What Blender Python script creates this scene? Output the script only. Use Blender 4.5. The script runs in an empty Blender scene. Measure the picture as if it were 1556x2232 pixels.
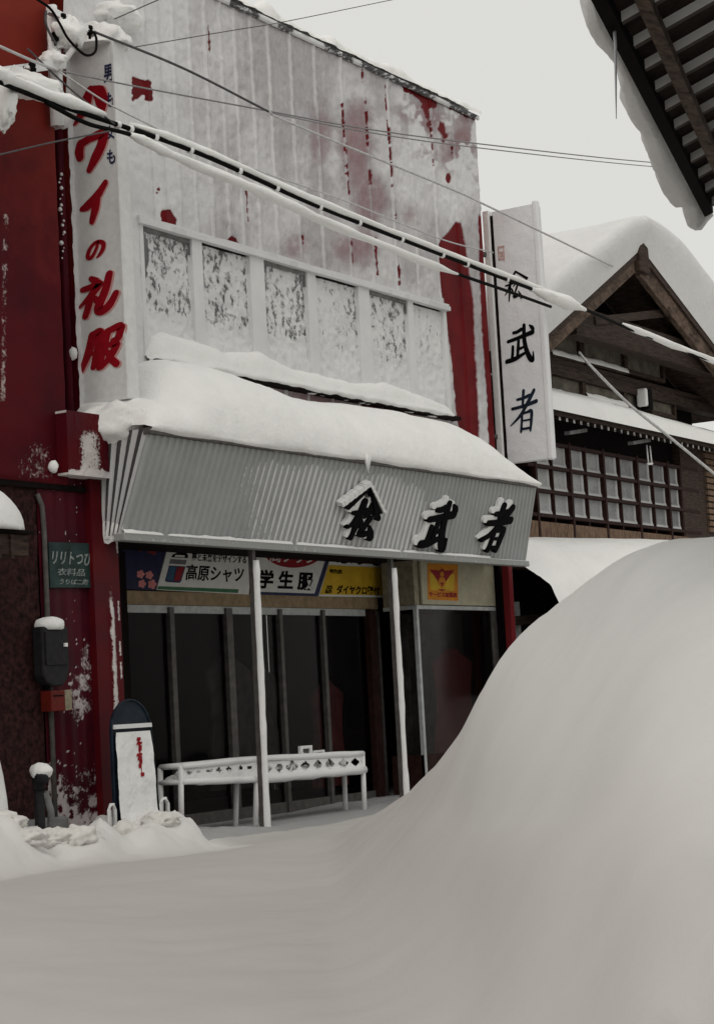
import bpy, math, random
import numpy as np
from mathutils import Matrix, Vector
random.seed(4)
RNG = np.random.RandomState(7)
SC = bpy.context.scene
COL = SC.collection
PI = math.pi

# ------------------------------------------------------------------ camera, sky, sun, exposure
F = 4300.0                                   # focal length in photograph pixels (photograph 1556 x 2232)
R = np.array([[0.52890569, -0.05279208, -0.84703705],
              [-0.84695792, -0.09639369, -0.52284849],
              [-0.05404677, 0.99394228, -0.09569584]])
CAM = np.array([-13.5506, -10.8971, 1.15])
cd = bpy.data.cameras.new('camera')
cd.sensor_fit = 'HORIZONTAL'
cd.sensor_width = 36.0
cd.lens = F / 1556.0 * 36.0
cd.clip_start = 0.1
cd.clip_end = 3000
cam = bpy.data.objects.new('camera', cd)
COL.objects.link(cam)
M4 = Matrix([[*R[0], CAM[0]], [*R[1], CAM[1]], [*R[2], CAM[2]], [0, 0, 0, 1]])
cam.matrix_world = M4
SC.camera = cam

SUN_EL, SUN_AZ = math.radians(52), math.radians(250)      # behind a thick overcast
world = bpy.data.worlds.new('World')
SC.world = world
world.use_nodes = True
wn = world.node_tree
bg = wn.nodes['Background']
sky = wn.nodes.new('ShaderNodeTexSky')
sky.sky_type = 'NISHITA'
sky.sun_disc = False
sky.sun_elevation = SUN_EL
sky.sun_rotation = SUN_AZ
sky.air_density = 1.0
sky.dust_density = 6.0
cover = wn.nodes.new('ShaderNodeMix')
cover.data_type = 'RGBA'
cover.inputs[0].default_value = 0.93                      # cloud cover: an even grey white
cover.inputs[7].default_value = (5.95, 5.88, 5.55, 1)
wn.links.new(sky.outputs[0], cover.inputs[6])
wn.links.new(cover.outputs[2], bg.inputs[0])
bg.inputs[1].default_value = 0.127
sl = bpy.data.lights.new('sun', 'SUN')
sl.energy = 0.75
sl.angle = math.radians(50)
sl.color = (1.0, 0.96, 0.9)
so = bpy.data.objects.new('sun', sl)
COL.objects.link(so)
sdir = Vector((-0.85, -0.35, 0.95)).normalized()            # from the street side, up and left
so.rotation_euler = sdir.to_track_quat('Z', 'Y').to_euler()
SC.view_settings.view_transform = 'Standard'
SC.view_settings.look = 'None'
SC.view_settings.exposure = 0.0
SC.view_settings.gamma = 1.0

# ------------------------------------------------------------------ photograph point -> place on a real plane
def ray(px, py):
    return R @ np.array([(px - 778) / F, -(py - 1116) / F, -1.0])
def on(px, py, Y):
    d = ray(px, py); return CAM + d * (Y - CAM[1]) / d[1]
def onX(px, py, X):
    d = ray(px, py); return CAM + d * (X - CAM[0]) / d[0]
def onZ(px, py, Z):
    d = ray(px, py); return CAM + d * (Z - CAM[2]) / d[2]
def pj(P):
    c = (np.asarray(P, float) - CAM) @ R
    return 778 - F * c[..., 0] / c[..., 2], 1116 + F * c[..., 1] / c[..., 2]

# ------------------------------------------------------------------ noise
_T = np.random.RandomState(11).rand(64, 64, 64)
def vnoise(x, y, z=0.0):
    x, y, z = np.broadcast_arrays(np.asarray(x, float), np.asarray(y, float), np.asarray(z, float))
    xi, yi, zi = np.floor(x).astype(int), np.floor(y).astype(int), np.floor(z).astype(int)
    fx, fy, fz = x - xi, y - yi, z - zi
    fx, fy, fz = [t * t * (3 - 2 * t) for t in (fx, fy, fz)]
    def g(a, b, c): return _T[(xi + a) & 63, (yi + b) & 63, (zi + c) & 63]
    def l(a, b, t): return a + (b - a) * t
    return l(l(l(g(0, 0, 0), g(1, 0, 0), fx), l(g(0, 1, 0), g(1, 1, 0), fx), fy),
             l(l(g(0, 0, 1), g(1, 0, 1), fx), l(g(0, 1, 1), g(1, 1, 1), fx), fy), fz)
def fbm(x, y, z=0.0, o=4):
    s, a, t = 0, 1.0, 0
    x, y, z = np.asarray(x, float), np.asarray(y, float), np.asarray(z, float)
    for k in range(o):
        s = s + a * vnoise(x * 2 ** k + 7.3 * k, y * 2 ** k + 3.1 * k, z * 2 ** k + 1.7 * k); t += a; a *= 0.5
    return s / t
def sst(a, b, x):
    t = np.clip((x - a) / (b - a), 0, 1); return t * t * (3 - 2 * t)
def seg(px, py, pts):
    d = np.full(np.shape(px), 1e9)
    for (x0, y0), (x1, y1) in zip(pts[:-1], pts[1:]):
        vx, vy = x1 - x0, y1 - y0
        t = np.clip(((px - x0) * vx + (py - y0) * vy) / (vx * vx + vy * vy + 1e-9), 0, 1)
        d = np.minimum(d, np.hypot(px - x0 - t * vx, py - y0 - t * vy))
    return d
def inpoly(px, py, poly):                                   # signed distance, positive inside
    ins = np.zeros(np.shape(px), bool)
    n = len(poly)
    for i in range(n):
        x0, y0 = poly[i]; x1, y1 = poly[(i + 1) % n]
        c = ((y0 > py) != (y1 > py)) & (px < (x1 - x0) * (py - y0) / (y1 - y0 + 1e-9) + x0)
        ins ^= c
    d = seg(px, py, list(poly) + [poly[0]])
    return np.where(ins, d, -d)

# ------------------------------------------------------------------ materials
def new_mat(name):
    m = bpy.data.materials.new(name); m.use_nodes = True
    nt = m.node_tree
    return m, nt, nt.nodes['Principled BSDF']
def N(nt, kind, **kw):
    n = nt.nodes.new(kind)
    for k, v in kw.items():
        if hasattr(n, k): setattr(n, k, v)
        else: n.inputs[k].default_value = v
    return n
def noise_node(nt, scale, detail=5, rough=0.6, stretch=(1, 1, 1), dist=0.0):
    tc = N(nt, 'ShaderNodeTexCoord'); mp = N(nt, 'ShaderNodeMapping')
    mp.inputs['Scale'].default_value = stretch
    nt.links.new(tc.outputs['Object'], mp.inputs[0])
    n = N(nt, 'ShaderNodeTexNoise')
    n.inputs['Scale'].default_value = scale; n.inputs['Detail'].default_value = detail
    n.inputs['Roughness'].default_value = rough; n.inputs['Distortion'].default_value = dist
    nt.links.new(mp.outputs[0], n.inputs['Vector'])
    return n
def ramp(nt, src, stops):
    r = N(nt, 'ShaderNodeValToRGB')
    while len(r.color_ramp.elements) < len(stops): r.color_ramp.elements.new(0.5)
    for e, (p, c) in zip(r.color_ramp.elements, stops):
        e.position = p; e.color = (*c, 1) if len(c) == 3 else c
    nt.links.new(src, r.inputs[0]); return r
def mixc(nt, fac, a, b):
    m = N(nt, 'ShaderNodeMix', data_type='RGBA')
    for s, i in ((fac, 0), (a, 6), (b, 7)):
        if hasattr(s, 'is_linked'): nt.links.new(s, m.inputs[i])
        elif i == 0: m.inputs[0].default_value = s
        else: m.inputs[i].default_value = (*s, 1)
    return m.outputs[2]
def math_n(nt, op, a, b=None, clamp=False):
    m = N(nt, 'ShaderNodeMath', operation=op, use_clamp=clamp)
    for i, s in ((0, a), (1, b)):
        if s is None: continue
        if hasattr(s, 'is_linked'): nt.links.new(s, m.inputs[i])
        else: m.inputs[i].default_value = s
    return m.outputs[0]
def bump(nt, b, src, strength, dist=0.01):
    n = N(nt, 'ShaderNodeBump'); n.inputs['Strength'].default_value = strength
    n.inputs['Distance'].default_value = dist
    nt.links.new(src, n.inputs['Height']); nt.links.new(n.outputs[0], b.inputs['Normal'])
def plain(name, c, rough=0.6, var=0.18, scale=9.0, bmp=0.25, metal=0.0, spec=0.14, stretch=(1, 1, 1), bd=0.006):
    m, nt, b = new_mat(name)
    n = noise_node(nt, scale, 6, 0.65, stretch)
    lo = tuple(max(0, x * (1 - var * 1.6)) for x in c); hi = tuple(min(1, x * (1 + var)) for x in c)
    r = ramp(nt, n.outputs[0], [(0.3, lo), (0.7, hi)])
    nt.links.new(r.outputs[0], b.inputs['Base Color'])
    b.inputs['Roughness'].default_value = rough; b.inputs['Metallic'].default_value = metal
    b.inputs['Specular IOR Level'].default_value = spec
    if bmp: bump(nt, b, n.outputs[0], bmp, bd)
    return m
FROST = (0.755, 0.76, 0.76)
def snow_mat(name, c=(0.83, 0.825, 0.80), fine=1.0, bs=0.8, dark_tone=None):
    m, nt, b = new_mat(name)
    a = noise_node(nt, 3.0, 6, 0.6); f = noise_node(nt, 60.0 * fine, 4, 0.7)
    r = ramp(nt, a.outputs[0], [(0.3, tuple(x * 0.965 for x in c)), (0.7, tuple(min(1, x * 1.02) for x in c))])
    col = r.outputs[0]
    if dark_tone:                                                # light painted in: darker low street snow, paler high on the bank
        at = N(nt, 'ShaderNodeAttribute', attribute_name='painted_light'); col = mixc(nt, at.outputs['Fac'], dark_tone, col)
    nt.links.new(col, b.inputs['Base Color'])
    b.inputs['Roughness'].default_value = 0.85; b.inputs['Specular IOR Level'].default_value = 0.2
    md = noise_node(nt, 16.0, 5, 0.6)
    h = math_n(nt, 'ADD', math_n(nt, 'ADD', math_n(nt, 'MULTIPLY', a.outputs[0], 3.0), math_n(nt, 'MULTIPLY', md.outputs[0], 0.9)), math_n(nt, 'MULTIPLY', f.outputs[0], 0.35))
    bump(nt, b, h, bs, 0.012)
    return m
def frosted(name, paint, scale=26.0, spread=0.55, rough=0.5, tint=0.5, frost=FROST, paint2=None, stretch=(1, 1, 1), thinc=None, upper_tone=None, tmul=0.62, glow=None):
    """rime over paint: the mesh attribute 'bare' says how much of the paint the wind has left uncovered"""
    m, nt, b = new_mat(name)
    at = N(nt, 'ShaderNodeAttribute', attribute_name='bare')
    n = noise_node(nt, scale, 6, 0.7, stretch); n2 = noise_node(nt, 2.3, 5, 0.6)
    s = math_n(nt, 'ADD', at.outputs['Fac'], math_n(nt, 'MULTIPLY', math_n(nt, 'SUBTRACT', n.outputs[0], 0.5), spread * 2))
    r = ramp(nt, s, [(0.47, (0, 0, 0)), (0.60, (1, 1, 1))])
    p2 = paint2 or tuple(x * 0.55 for x in paint)
    pc = ramp(nt, n2.outputs[0], [(0.3, p2), (0.65, paint)])
    if upper_tone:                                                # paint shifts to a lighter orange red towards the top
        z0_, z1_, fc = upper_tone
        tc = N(nt, 'ShaderNodeTexCoord'); sx_ = N(nt, 'ShaderNodeSeparateXYZ'); nt.links.new(tc.outputs['Object'], sx_.inputs[0])
        zz = math_n(nt, 'ADD', sx_.outputs[2], math_n(nt, 'MULTIPLY', math_n(nt, 'SUBTRACT', n2.outputs[0], 0.5), 2.2))
        mr_ = N(nt, 'ShaderNodeMapRange'); mr_.inputs[1].default_value = z0_; mr_.inputs[2].default_value = z1_; nt.links.new(zz, mr_.inputs[0])
        class _o: pass
        pco = _o(); pco.outputs = [mixc(nt, mr_.outputs[0], pc.outputs[0], fc)]; pc = pco
    n3 = noise_node(nt, scale * 3.3, 3, 0.7, stretch)
    at2 = N(nt, 'ShaderNodeAttribute', attribute_name='thin')
    tf = math_n(nt, 'ADD', math_n(nt, 'ADD', at2.outputs['Fac'], math_n(nt, 'MULTIPLY', at.outputs['Fac'], tint * 2.6)), math_n(nt, 'MULTIPLY', math_n(nt, 'SUBTRACT', n3.outputs[0], 0.56), 1.1))
    thin = mixc(nt, math_n(nt, 'MULTIPLY', tf, tmul, True), frost, thinc or tuple(0.42 * f + 0.58 * p for f, p in zip(frost, paint)))
    if glow:
        gf = N(nt, 'ShaderNodeMapRange'); gf.inputs[1].default_value = .09; gf.inputs[2].default_value = .44
        nt.links.new(math_n(nt, 'ADD', at.outputs['Fac'], math_n(nt, 'MULTIPLY', math_n(nt, 'SUBTRACT', n3.outputs[0], 0.5), .35)), gf.inputs[0])
        thin = mixc(nt, math_n(nt, 'MULTIPLY', gf.outputs[0], .62), thin, glow)
    dark_tone = N(nt, 'ShaderNodeMix', data_type='RGBA', blend_type='MULTIPLY'); dark_tone.inputs[0].default_value = 1
    g = ramp(nt, n2.outputs[0], [(0.25, (0.88, 0.88, 0.90)), (0.7, (1, 1, 1))])
    nt.links.new(thin, dark_tone.inputs[6]); nt.links.new(g.outputs[0], dark_tone.inputs[7])
    col = mixc(nt, r.outputs[0], dark_tone.outputs[2], pc.outputs[0])
    nt.links.new(col, b.inputs['Base Color'])
    ro = math_n(nt, 'SUBTRACT', 0.9, math_n(nt, 'MULTIPLY', r.outputs[0], 0.9 - rough))
    nt.links.new(ro, b.inputs['Roughness']); b.inputs['Specular IOR Level'].default_value = 0.07
    h = math_n(nt, 'MULTIPLY', math_n(nt, 'SUBTRACT', 1.0, r.outputs[0]), math_n(nt, 'ADD', 0.5, n.outputs[0]))
    bump(nt, b, h, 0.55, 0.012)
    return m
def windy(name, base, wind=(0.2, -1, 0.35), thr=0.15, soft=0.25, nscale=30, rough=0.5, metal=0.0, amp=0.9):
    """bare material with driven snow stuck to the sides that face the wind"""
    m, nt, b = new_mat(name)
    geo = N(nt, 'ShaderNodeNewGeometry')
    w = Vector(wind).normalized()
    d = N(nt, 'ShaderNodeVectorMath', operation='DOT_PRODUCT'); d.inputs[1].default_value = w
    nt.links.new(geo.outputs['True Normal'], d.inputs[0])
    n = noise_node(nt, nscale, 5, 0.65)
    s = math_n(nt, 'ADD', d.outputs['Value'], math_n(nt, 'MULTIPLY', math_n(nt, 'SUBTRACT', n.outputs[0], 0.5), amp))
    mr = N(nt, 'ShaderNodeMapRange'); mr.inputs[1].default_value = thr; mr.inputs[2].default_value = thr + soft
    nt.links.new(s, mr.inputs[0])
    col = mixc(nt, mr.outputs[0], base, FROST)
    nt.links.new(col, b.inputs['Base Color'])
    b.inputs['Roughness'].default_value = rough + 0.2; b.inputs['Specular IOR Level'].default_value = 0.25
    bump(nt, b, math_n(nt, 'ADD', mr.outputs[0], n.outputs[0]), 0.5, 0.01)
    return m

RED = (0.16, 0.010, 0.013)
M = {}
M['snow'] = snow_mat('packed_snow', (0.745, 0.745, 0.73), 1.0, 0.18, (0.50, 0.487, 0.468))
M['clod'] = snow_mat('fresh_clod_snow', (0.70, 0.685, 0.655))
M['old_snow'] = snow_mat('old_roof_snow', (0.70, 0.70, 0.695))
M['shade_snow'] = snow_mat('canopy_shade_snow', (0.37, 0.37, 0.375), 0.7)  # grey stands in for the canopy's shade on the sidewalk
M['snow_roof'] = snow_mat('roof_snow', (0.84, 0.845, 0.83))
M['facade'] = frosted('frosted_red_sheet_metal', RED, 30, 0.5, frost=(0.735, 0.735, 0.735), thinc=(0.385, 0.362, 0.372), tmul=0.85, glow=(0.26, 0.085, 0.095))
M['frost'] = frosted('frosted_grey_metal', (0.10, 0.10, 0.105), 38, 0.5)
M['rimesign'] = frosted('rimed_sign_sheet', (0.30, 0.30, 0.31), 30, 0.35, 0.5, 0.4, frost=(0.80, 0.81, 0.82))
M['endfrost'] = frosted('rimed_canopy_end_steel', (0.085, 0.085, 0.088), 30, 0.55, 0.5, 0.5, frost=(0.52, 0.525, 0.525))
M['pane'] = frosted('frosted_window_glass', (0.19, 0.195, 0.20), 13.5, 0.72, 0.35, 0.2, stretch=(1, 1, .8), thinc=(0.52, 0.52, 0.52))
M['redwall'] = frosted('red_painted_sheet_metal', (0.085, 0.004, 0.008), 34, 0.42, 0.55, 0.3, frost=(0.5, 0.42, 0.40), paint2=(0.050, 0.003, 0.007), upper_tone=(5.0, 7.4, (0.20, 0.024, 0.014)))
M['lowred'] = frosted('maroon_painted_boards', (0.075, 0.006, 0.012), 36, 0.45, 0.42, 0.3, frost=(0.55, 0.5, 0.5), paint2=(0.035, 0.004, 0.010))
M['rust'] = plain('rusty_brown_render', (0.034, 0.013, 0.012), 0.9, 0.65, 22, 0.9, bd=0.012)
M['galv'] = frosted('galvanised_corrugated_steel', (0.385, 0.402, 0.402), 20, 0.30, 0.48, 0.2, paint2=(0.335, 0.35, 0.35))
M['trim'] = windy('frosted_steel_trim', (0.30, 0.31, 0.30), (0, -0.3, 1), 0.35, 0.2, 22, amp=0.8)
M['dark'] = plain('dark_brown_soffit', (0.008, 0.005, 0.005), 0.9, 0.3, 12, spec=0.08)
M['black'] = plain('black_painted_letters', (0.004, 0.004, 0.005), 0.8, 0.2, 20, 0.1, spec=0.04)
M['rubber'] = plain('black_cable_sheath', (0.005, 0.005, 0.005), 0.8, 0.2, 20, 0.1, spec=0.06)
M['wire'] = plain('weathered_grey_wire', (0.085, 0.085, 0.088), 0.6, 0.2, 20, 0)
M['faintwire'] = plain('rimed_thin_wire', (0.24, 0.24, 0.245), 0.7, 0.2, 30, 0)
M['palewire'] = plain('rimed_wire', (0.52, 0.52, 0.52), 0.8, 0.2, 30, 0.3)
M['wood'] = plain('dark_weathered_timber', (0.055, 0.036, 0.028), 0.75, 0.5, 7, 0.5, stretch=(1, 1, 6))
M['woodx'] = plain('weathered_beam_timber', (0.048, 0.033, 0.026), 0.75, 0.5, 7, 0.5, stretch=(0.6, 6, 6))
M['barge'] = plain('sunbleached_barge_board', (0.115, 0.080, 0.060), 0.75, 0.55, 5, 0.5, stretch=(1, 6, 2))
M['plaster'] = plain('aged_plaster_panel', (0.145, 0.132, 0.108), 0.9, 0.3, 5, 0.4)
M['boards'] = plain('ochre_brown_boards', (0.19, 0.125, 0.085), 0.8, 0.45, 8, 0.4, stretch=(5, 1, 1))
M['latpane'] = frosted('rimed_lattice_glass', (0.16, 0.165, 0.17), 18, 0.5, 0.4, 0.3, frost=(0.58, 0.585, 0.585), thinc=(0.20, 0.205, 0.21), tmul=1.0)
M['redwood'] = plain('red_brown_lattice_timber', (0.028, 0.011, 0.009), 0.7, 0.4, 12, 0.4)
M['rafter'] = windy('snow_dusted_rafter', (0.05, 0.036, 0.03), (-0.96, -0.27, 0.05), 0.25, 0.5, 9, amp=1.2)
M['rafter2'] = windy('snow_tipped_rafter', (0.03, 0.022, 0.018), (-.2, -1, 0.3), 0.86, 0.2, 30, amp=0.6)
M['sheath'] = plain('roof_sheathing', (0.030, 0.020, 0.017), 0.9, 0.5, 5, 0.4)
M['sign'] = plain('white_sign_face', (0.70, 0.705, 0.70), 0.6, 0.06, 14, 0.25)
M['signside'] = plain('grey_sign_side', (0.30, 0.31, 0.32), 0.6, 0.15, 10, 0.2)
M['redletter'] = plain('crimson_sign_paint', (0.27, 0.005, 0.012), 0.5, 0.12, 14, 0.1)
M['pinkedge'] = plain('faded_letter_outline', (0.62, 0.33, 0.32), 0.6, 0.1, 14, 0.1)
M['navy'] = plain('navy_sign_paint', (0.030, 0.034, 0.09), 0.6, 0.3, 14, 0.1)
M['letter_snow'] = snow_mat('stuck_snow', (0.83, 0.835, 0.83), 1.5)
M['seal'] = plain('faded_red_seal', (0.55, 0.36, 0.33), 0.7, 0.2, 20, 0.1)
M['alu'] = plain('brown_grey_door_frame', (0.095, 0.088, 0.083), 0.5, 0.25, 12, 0.15)
M['palealu'] = plain('pale_transom', (0.42, 0.44, 0.44), 0.5, 0.15, 12, 0.15)
M['ochre'] = plain('ochre_beam', (0.27, 0.20, 0.12), 0.7, 0.2, 12, 0.2)
M['post'] = windy('snow_plastered_post', (0.05, 0.048, 0.05), (0.45, -1, 0.1), 0.0, 0.2, 26, amp=0.5)
M['rack'] = windy('snow_crusted_rack_tube', (0.16, 0.15, 0.15), (-0.3, -0.8, 0.6), -0.35, 0.2, 24, amp=0.7)
M['redpost'] = windy('frosted_red_post', (0.15, 0.008, 0.012), (1, -0.35, 0), 0.55, 0.2, 30, amp=0.7)
M['pillar'] = frosted('red_corner_pillar', (0.095, 0.005, 0.007), 40, 0.5, 0.4, 0.3, frost=(0.68, 0.64, 0.62), paint2=(0.06, 0.005, 0.010))
M['meter'] = plain('dark_grey_enclosure', (0.018, 0.017, 0.019), 0.6, 0.3, 18, 0.3)
M['boxred'] = plain('dark_red_box_paint', (0.12, 0.012, 0.008), 0.5, 0.3, 14, 0.2)
M['buff'] = plain('buff_panel', (0.26, 0.23, 0.165), 0.6, 0.25, 16, 0.2)
M['green'] = plain('dark_green_enamel', (0.020, 0.042, 0.040), 0.5, 0.4, 8, 0.2)
M['chalk'] = plain('worn_white_paint', (0.25, 0.28, 0.27), 0.8, 0.35, 30, 0.2)
M['board_dark'] = plain('dark_blue_board', (0.010, 0.018, 0.030), 0.5, 0.4, 10, 0.2)
M['emblem_white'] = plain('cream_lightbox', (0.38, 0.355, 0.26), 0.6, 0.1, 12, 0.1)
M['poster_navy'] = plain('navy_poster', (0.010, 0.011, 0.050), 0.5, 0.25, 8, 0.1)
M['poster_pink'] = plain('pink_blossom_print', (0.55, 0.20, 0.20), 0.6, 0.2, 10, 0.1)
M['poster_red'] = plain('dull_red_blossom_print', (0.16, 0.018, 0.022), 0.6, 0.3, 10, 0.1)
M['poster_white'] = plain('white_print_panel', (0.62, 0.62, 0.59), 0.6, 0.06, 10, 0.1)
M['poster_green'] = plain('green_print_band', (0.045, 0.14, 0.065), 0.6, 0.15, 10, 0.1)
M['poster_blue'] = plain('blue_print', (0.030, 0.080, 0.145), 0.6, 0.15, 10, 0.1)
M['poster_scarlet'] = plain('scarlet_print', (0.23, 0.010, 0.016), 0.6, 0.15, 10, 0.1)
M['poster_grey'] = plain('grey_print', (0.14, 0.14, 0.15), 0.6, 0.15, 10, 0.1)
M['poster_yellow'] = plain('yellow_print', (0.55, 0.35, 0.025), 0.6, 0.12, 6, 0.1)
M['poster_orange'] = plain('orange_print', (0.50, 0.19, 0.016), 0.6, 0.12, 8, 0.1)
M['cloth_red'] = plain('dull_red_cloth', (0.26, 0.060, 0.062), 0.95, 0.3, 8, 0.4)
M['cloth_tan'] = plain('tan_cloth', (0.46, 0.36, 0.25), 0.95, 0.25, 8, 0.4)
M['cloth_dark'] = plain('charcoal_cloth', (0.13, 0.125, 0.12), 0.95, 0.35, 7, 0.4)
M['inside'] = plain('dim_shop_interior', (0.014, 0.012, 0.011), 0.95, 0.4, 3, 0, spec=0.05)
M['concrete'] = plain('pane_shade_grey', (0.20, 0.20, 0.20), 0.9, 0.25, 9, 0.4)
M['porcelain'] = windy('snowy_insulator', (0.10, 0.07, 0.06), (-0.3, -0.4, 1), 0.35, 0.2, 30)
M['mast'] = windy('snow_plastered_steel_mast', (0.12, 0.05, 0.045), (-0.35, -0.9, 0.2), -0.3, 0.3, 14, amp=1.1)
M['ice'] = plain('grey_icicle', (0.45, 0.47, 0.5), 0.2, 0.1, 10, 0.1, spec=0.5)
g, nt, b = new_mat('dark_shop_glass')
out = nt.nodes['Material Output']
tr = N(nt, 'ShaderNodeBsdfTransparent'); tr.inputs[0].default_value = (0.62, 0.61, 0.61, 1)
gl = N(nt, 'ShaderNodeBsdfGlossy'); gl.inputs['Roughness'].default_value = 0.16; gl.inputs[0].default_value = (0.55, 0.54, 0.54, 1)
fr = N(nt, 'ShaderNodeFresnel'); fr.inputs[0].default_value = 1.13
mx = N(nt, 'ShaderNodeMixShader')
nt.links.new(fr.outputs[0], mx.inputs[0]); nt.links.new(tr.outputs[0], mx.inputs[1]); nt.links.new(gl.outputs[0], mx.inputs[2])
nt.links.new(mx.outputs[0], out.inputs[0]); M['glass'] = g

# ------------------------------------------------------------------ mesh helpers
class MB:
    def __init__(s): s.v = []; s.f = []; s.a = []
    def add(s, vs, fs, a=0.0):
        o = len(s.v); s.v += [tuple(map(float, p)) for p in vs]
        s.f += [tuple(i + o for i in f) for f in fs]
        s.a += list(a) if hasattr(a, '__len__') else [a] * len(vs)
        return s
    def box(s, x0, x1, y0, y1, z0, z1, a=0.0):
        vs = [(x, y, z) for x in (x0, x1) for y in (y0, y1) for z in (z0, z1)]
        return s.add(vs, [(0, 1, 3, 2), (4, 6, 7, 5), (0, 4, 5, 1), (2, 3, 7, 6), (0, 2, 6, 4), (1, 5, 7, 3)], a)
    def hexa(s, p, a=0.0):                                   # 4 bottom points, 4 top points
        return s.add(p, [(3, 2, 1, 0), (4, 5, 6, 7), (0, 1, 5, 4), (1, 2, 6, 5), (2, 3, 7, 6), (3, 0, 4, 7)], a)
    def bar(s, p, q, w, h, up=(0, 0, 1), a=0.0):             # square bar from p to q
        p, q = Vector(p), Vector(q); d = (q - p).normalized(); u = Vector(up)
        sd = d.cross(u).normalized() * w / 2; u2 = sd.cross(d).normalized() * h / 2
        return s.hexa([p - sd - u2, p + sd - u2, q + sd - u2, q - sd - u2, p - sd + u2, p + sd + u2, q + sd + u2, q - sd + u2], a)
    def tube(s, pts, r, n=8, cap=True, wob=0.0, sx=1.0, sy=1.0, a_=0.0):
        pts = [Vector(p) for p in pts]; m = len(pts)
        rs = r if hasattr(r, '__len__') else [r] * m
        vs = []; fs = []
        for i, p in enumerate(pts):
            d = (pts[min(i + 1, m - 1)] - pts[max(i - 1, 0)]).normalized()
            ref = Vector((0, 0, 1)) if abs(d.z) < 0.9 else Vector((0, 1, 0))
            a = d.cross(ref).normalized(); b_ = a.cross(d).normalized()
            for k in range(n):
                t = 2 * PI * k / n
                rr = rs[i] * (1 + wob * (float(vnoise(i * 0.7, k * 1.3, rs[i] * 91)) - 0.5) * 2)
                vs.append(p + a * math.cos(t) * rr * sx + b_ * math.sin(t) * rr * sy)
        for i in range(m - 1):
            for k in range(n):
                fs.append((i * n + k, i * n + (k + 1) % n, (i + 1) * n + (k + 1) % n, (i + 1) * n + k))
        if cap: fs += [tuple(range(n - 1, -1, -1)), tuple((m - 1) * n + k for k in range(n))]
        return s.add(vs, fs, a_)
    def lathe(s, c, prof, n=20):
        vs = [(c[0] + r * math.cos(2 * PI * k / n), c[1] + r * math.sin(2 * PI * k / n), c[2] + z) for r, z in prof for k in range(n)]
        fs = [(i * n + k, i * n + (k + 1) % n, (i + 1) * n + (k + 1) % n, (i + 1) * n + k) for i in range(len(prof) - 1) for k in range(n)]
        fs += [tuple(range(n - 1, -1, -1)), tuple((len(prof) - 1) * n + k for k in range(n))]
        return s.add(vs, fs)
    def prism(s, poly, P0, U, V, Nn, d0, d1):                # 2D polygon on the frame P0,U,V pushed along Nn from d0 to d1
        P0, U, V, Nn = [np.asarray(t, float) for t in (P0, U, V, Nn)]; n = len(poly)
        vs = [P0 + U * x + V * y + Nn * d0 for x, y in poly] + [P0 + U * x + V * y + Nn * d1 for x, y in poly]
        fs = [tuple(range(n - 1, -1, -1)), tuple(range(n, 2 * n))] + [(i, (i + 1) % n, n + (i + 1) % n, n + i) for i in range(n)]
        return s.add(vs, fs)
    def build(s, name, mat, parent=None, smooth=False, bevel=0.0):
        me = bpy.data.meshes.new(name); me.from_pydata(s.v, [], s.f); me.update()
        if any(s.a):
            at = me.attributes.new('bare', 'FLOAT', 'POINT'); at.data.foreach_set('value', np.array(s.a, np.float32))
        o = link(name, me, mat, parent)
        if smooth: me.polygons.foreach_set('use_smooth', [True] * len(me.polygons))
        if bevel:
            b_ = o.modifiers.new('bevel', 'BEVEL'); b_.width = bevel; b_.segments = 2; b_.limit_method = 'ANGLE'
        return o
def link(name, me, mat, parent=None):
    me.materials.append(mat)
    o = bpy.data.objects.new(name, me); COL.objects.link(o)
    if parent is not None:
        o.parent = parent
        o.matrix_parent_inverse = Matrix.Translation(-world_loc(parent))
    return o
def world_loc(o):
    v = Vector(o.location)
    if o.parent is not None: v = v + world_loc(o.parent) + o.matrix_parent_inverse.translation
    return v
def empty(name, loc):
    o = bpy.data.objects.new(name, None); o.location = loc; o.empty_display_size = 0.3; COL.objects.link(o); return o
def tag(o, label=None, cat=None, group=None, kind=None):
    for k, v in (('label', label), ('category', cat), ('group', group), ('kind', kind)):
        if v: o[k] = v
    return o
def thing(name, loc, label, cat, group=None): return tag(empty(name, loc), label, cat, group)
def fix(o):                                                  # consistent outward normals
    import bmesh
    bm = bmesh.new(); bm.from_mesh(o.data); bmesh.ops.recalc_face_normals(bm, faces=bm.faces); bm.to_mesh(o.data); bm.free(); return o
def grid(us, vs, fn):                                        # fn(U,V arrays)->(n,m,3)
    U, V = np.meshgrid(us, vs, indexing='ij'); P = fn(U, V)
    n, m = U.shape; idx = np.arange(n * m).reshape(n, m)
    f = np.stack([idx[:-1, :-1], idx[1:, :-1], idx[1:, 1:], idx[:-1, 1:]], -1).reshape(-1, 4)
    return P.reshape(-1, 3), f
def mesh_np(name, P, f, mat, parent=None, bare=None, smooth=True, thin=None):
    used = np.unique(f); rem = np.full(len(P), -1); rem[used] = np.arange(len(used))
    me = bpy.data.meshes.new(name); me.from_pydata(P[used].tolist(), [], rem[f].tolist()); me.update()
    if bare is not None:
        at = me.attributes.new('bare', 'FLOAT', 'POINT'); at.data.foreach_set('value', np.ascontiguousarray(bare.reshape(-1)[used], np.float32))
    if thin is not None:
        at = me.attributes.new('thin', 'FLOAT', 'POINT'); at.data.foreach_set('value', np.ascontiguousarray(thin.reshape(-1)[used], np.float32))
    if smooth: me.polygons.foreach_set('use_smooth', [True] * len(me.polygons))
    return link(name, me, mat, parent)
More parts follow.
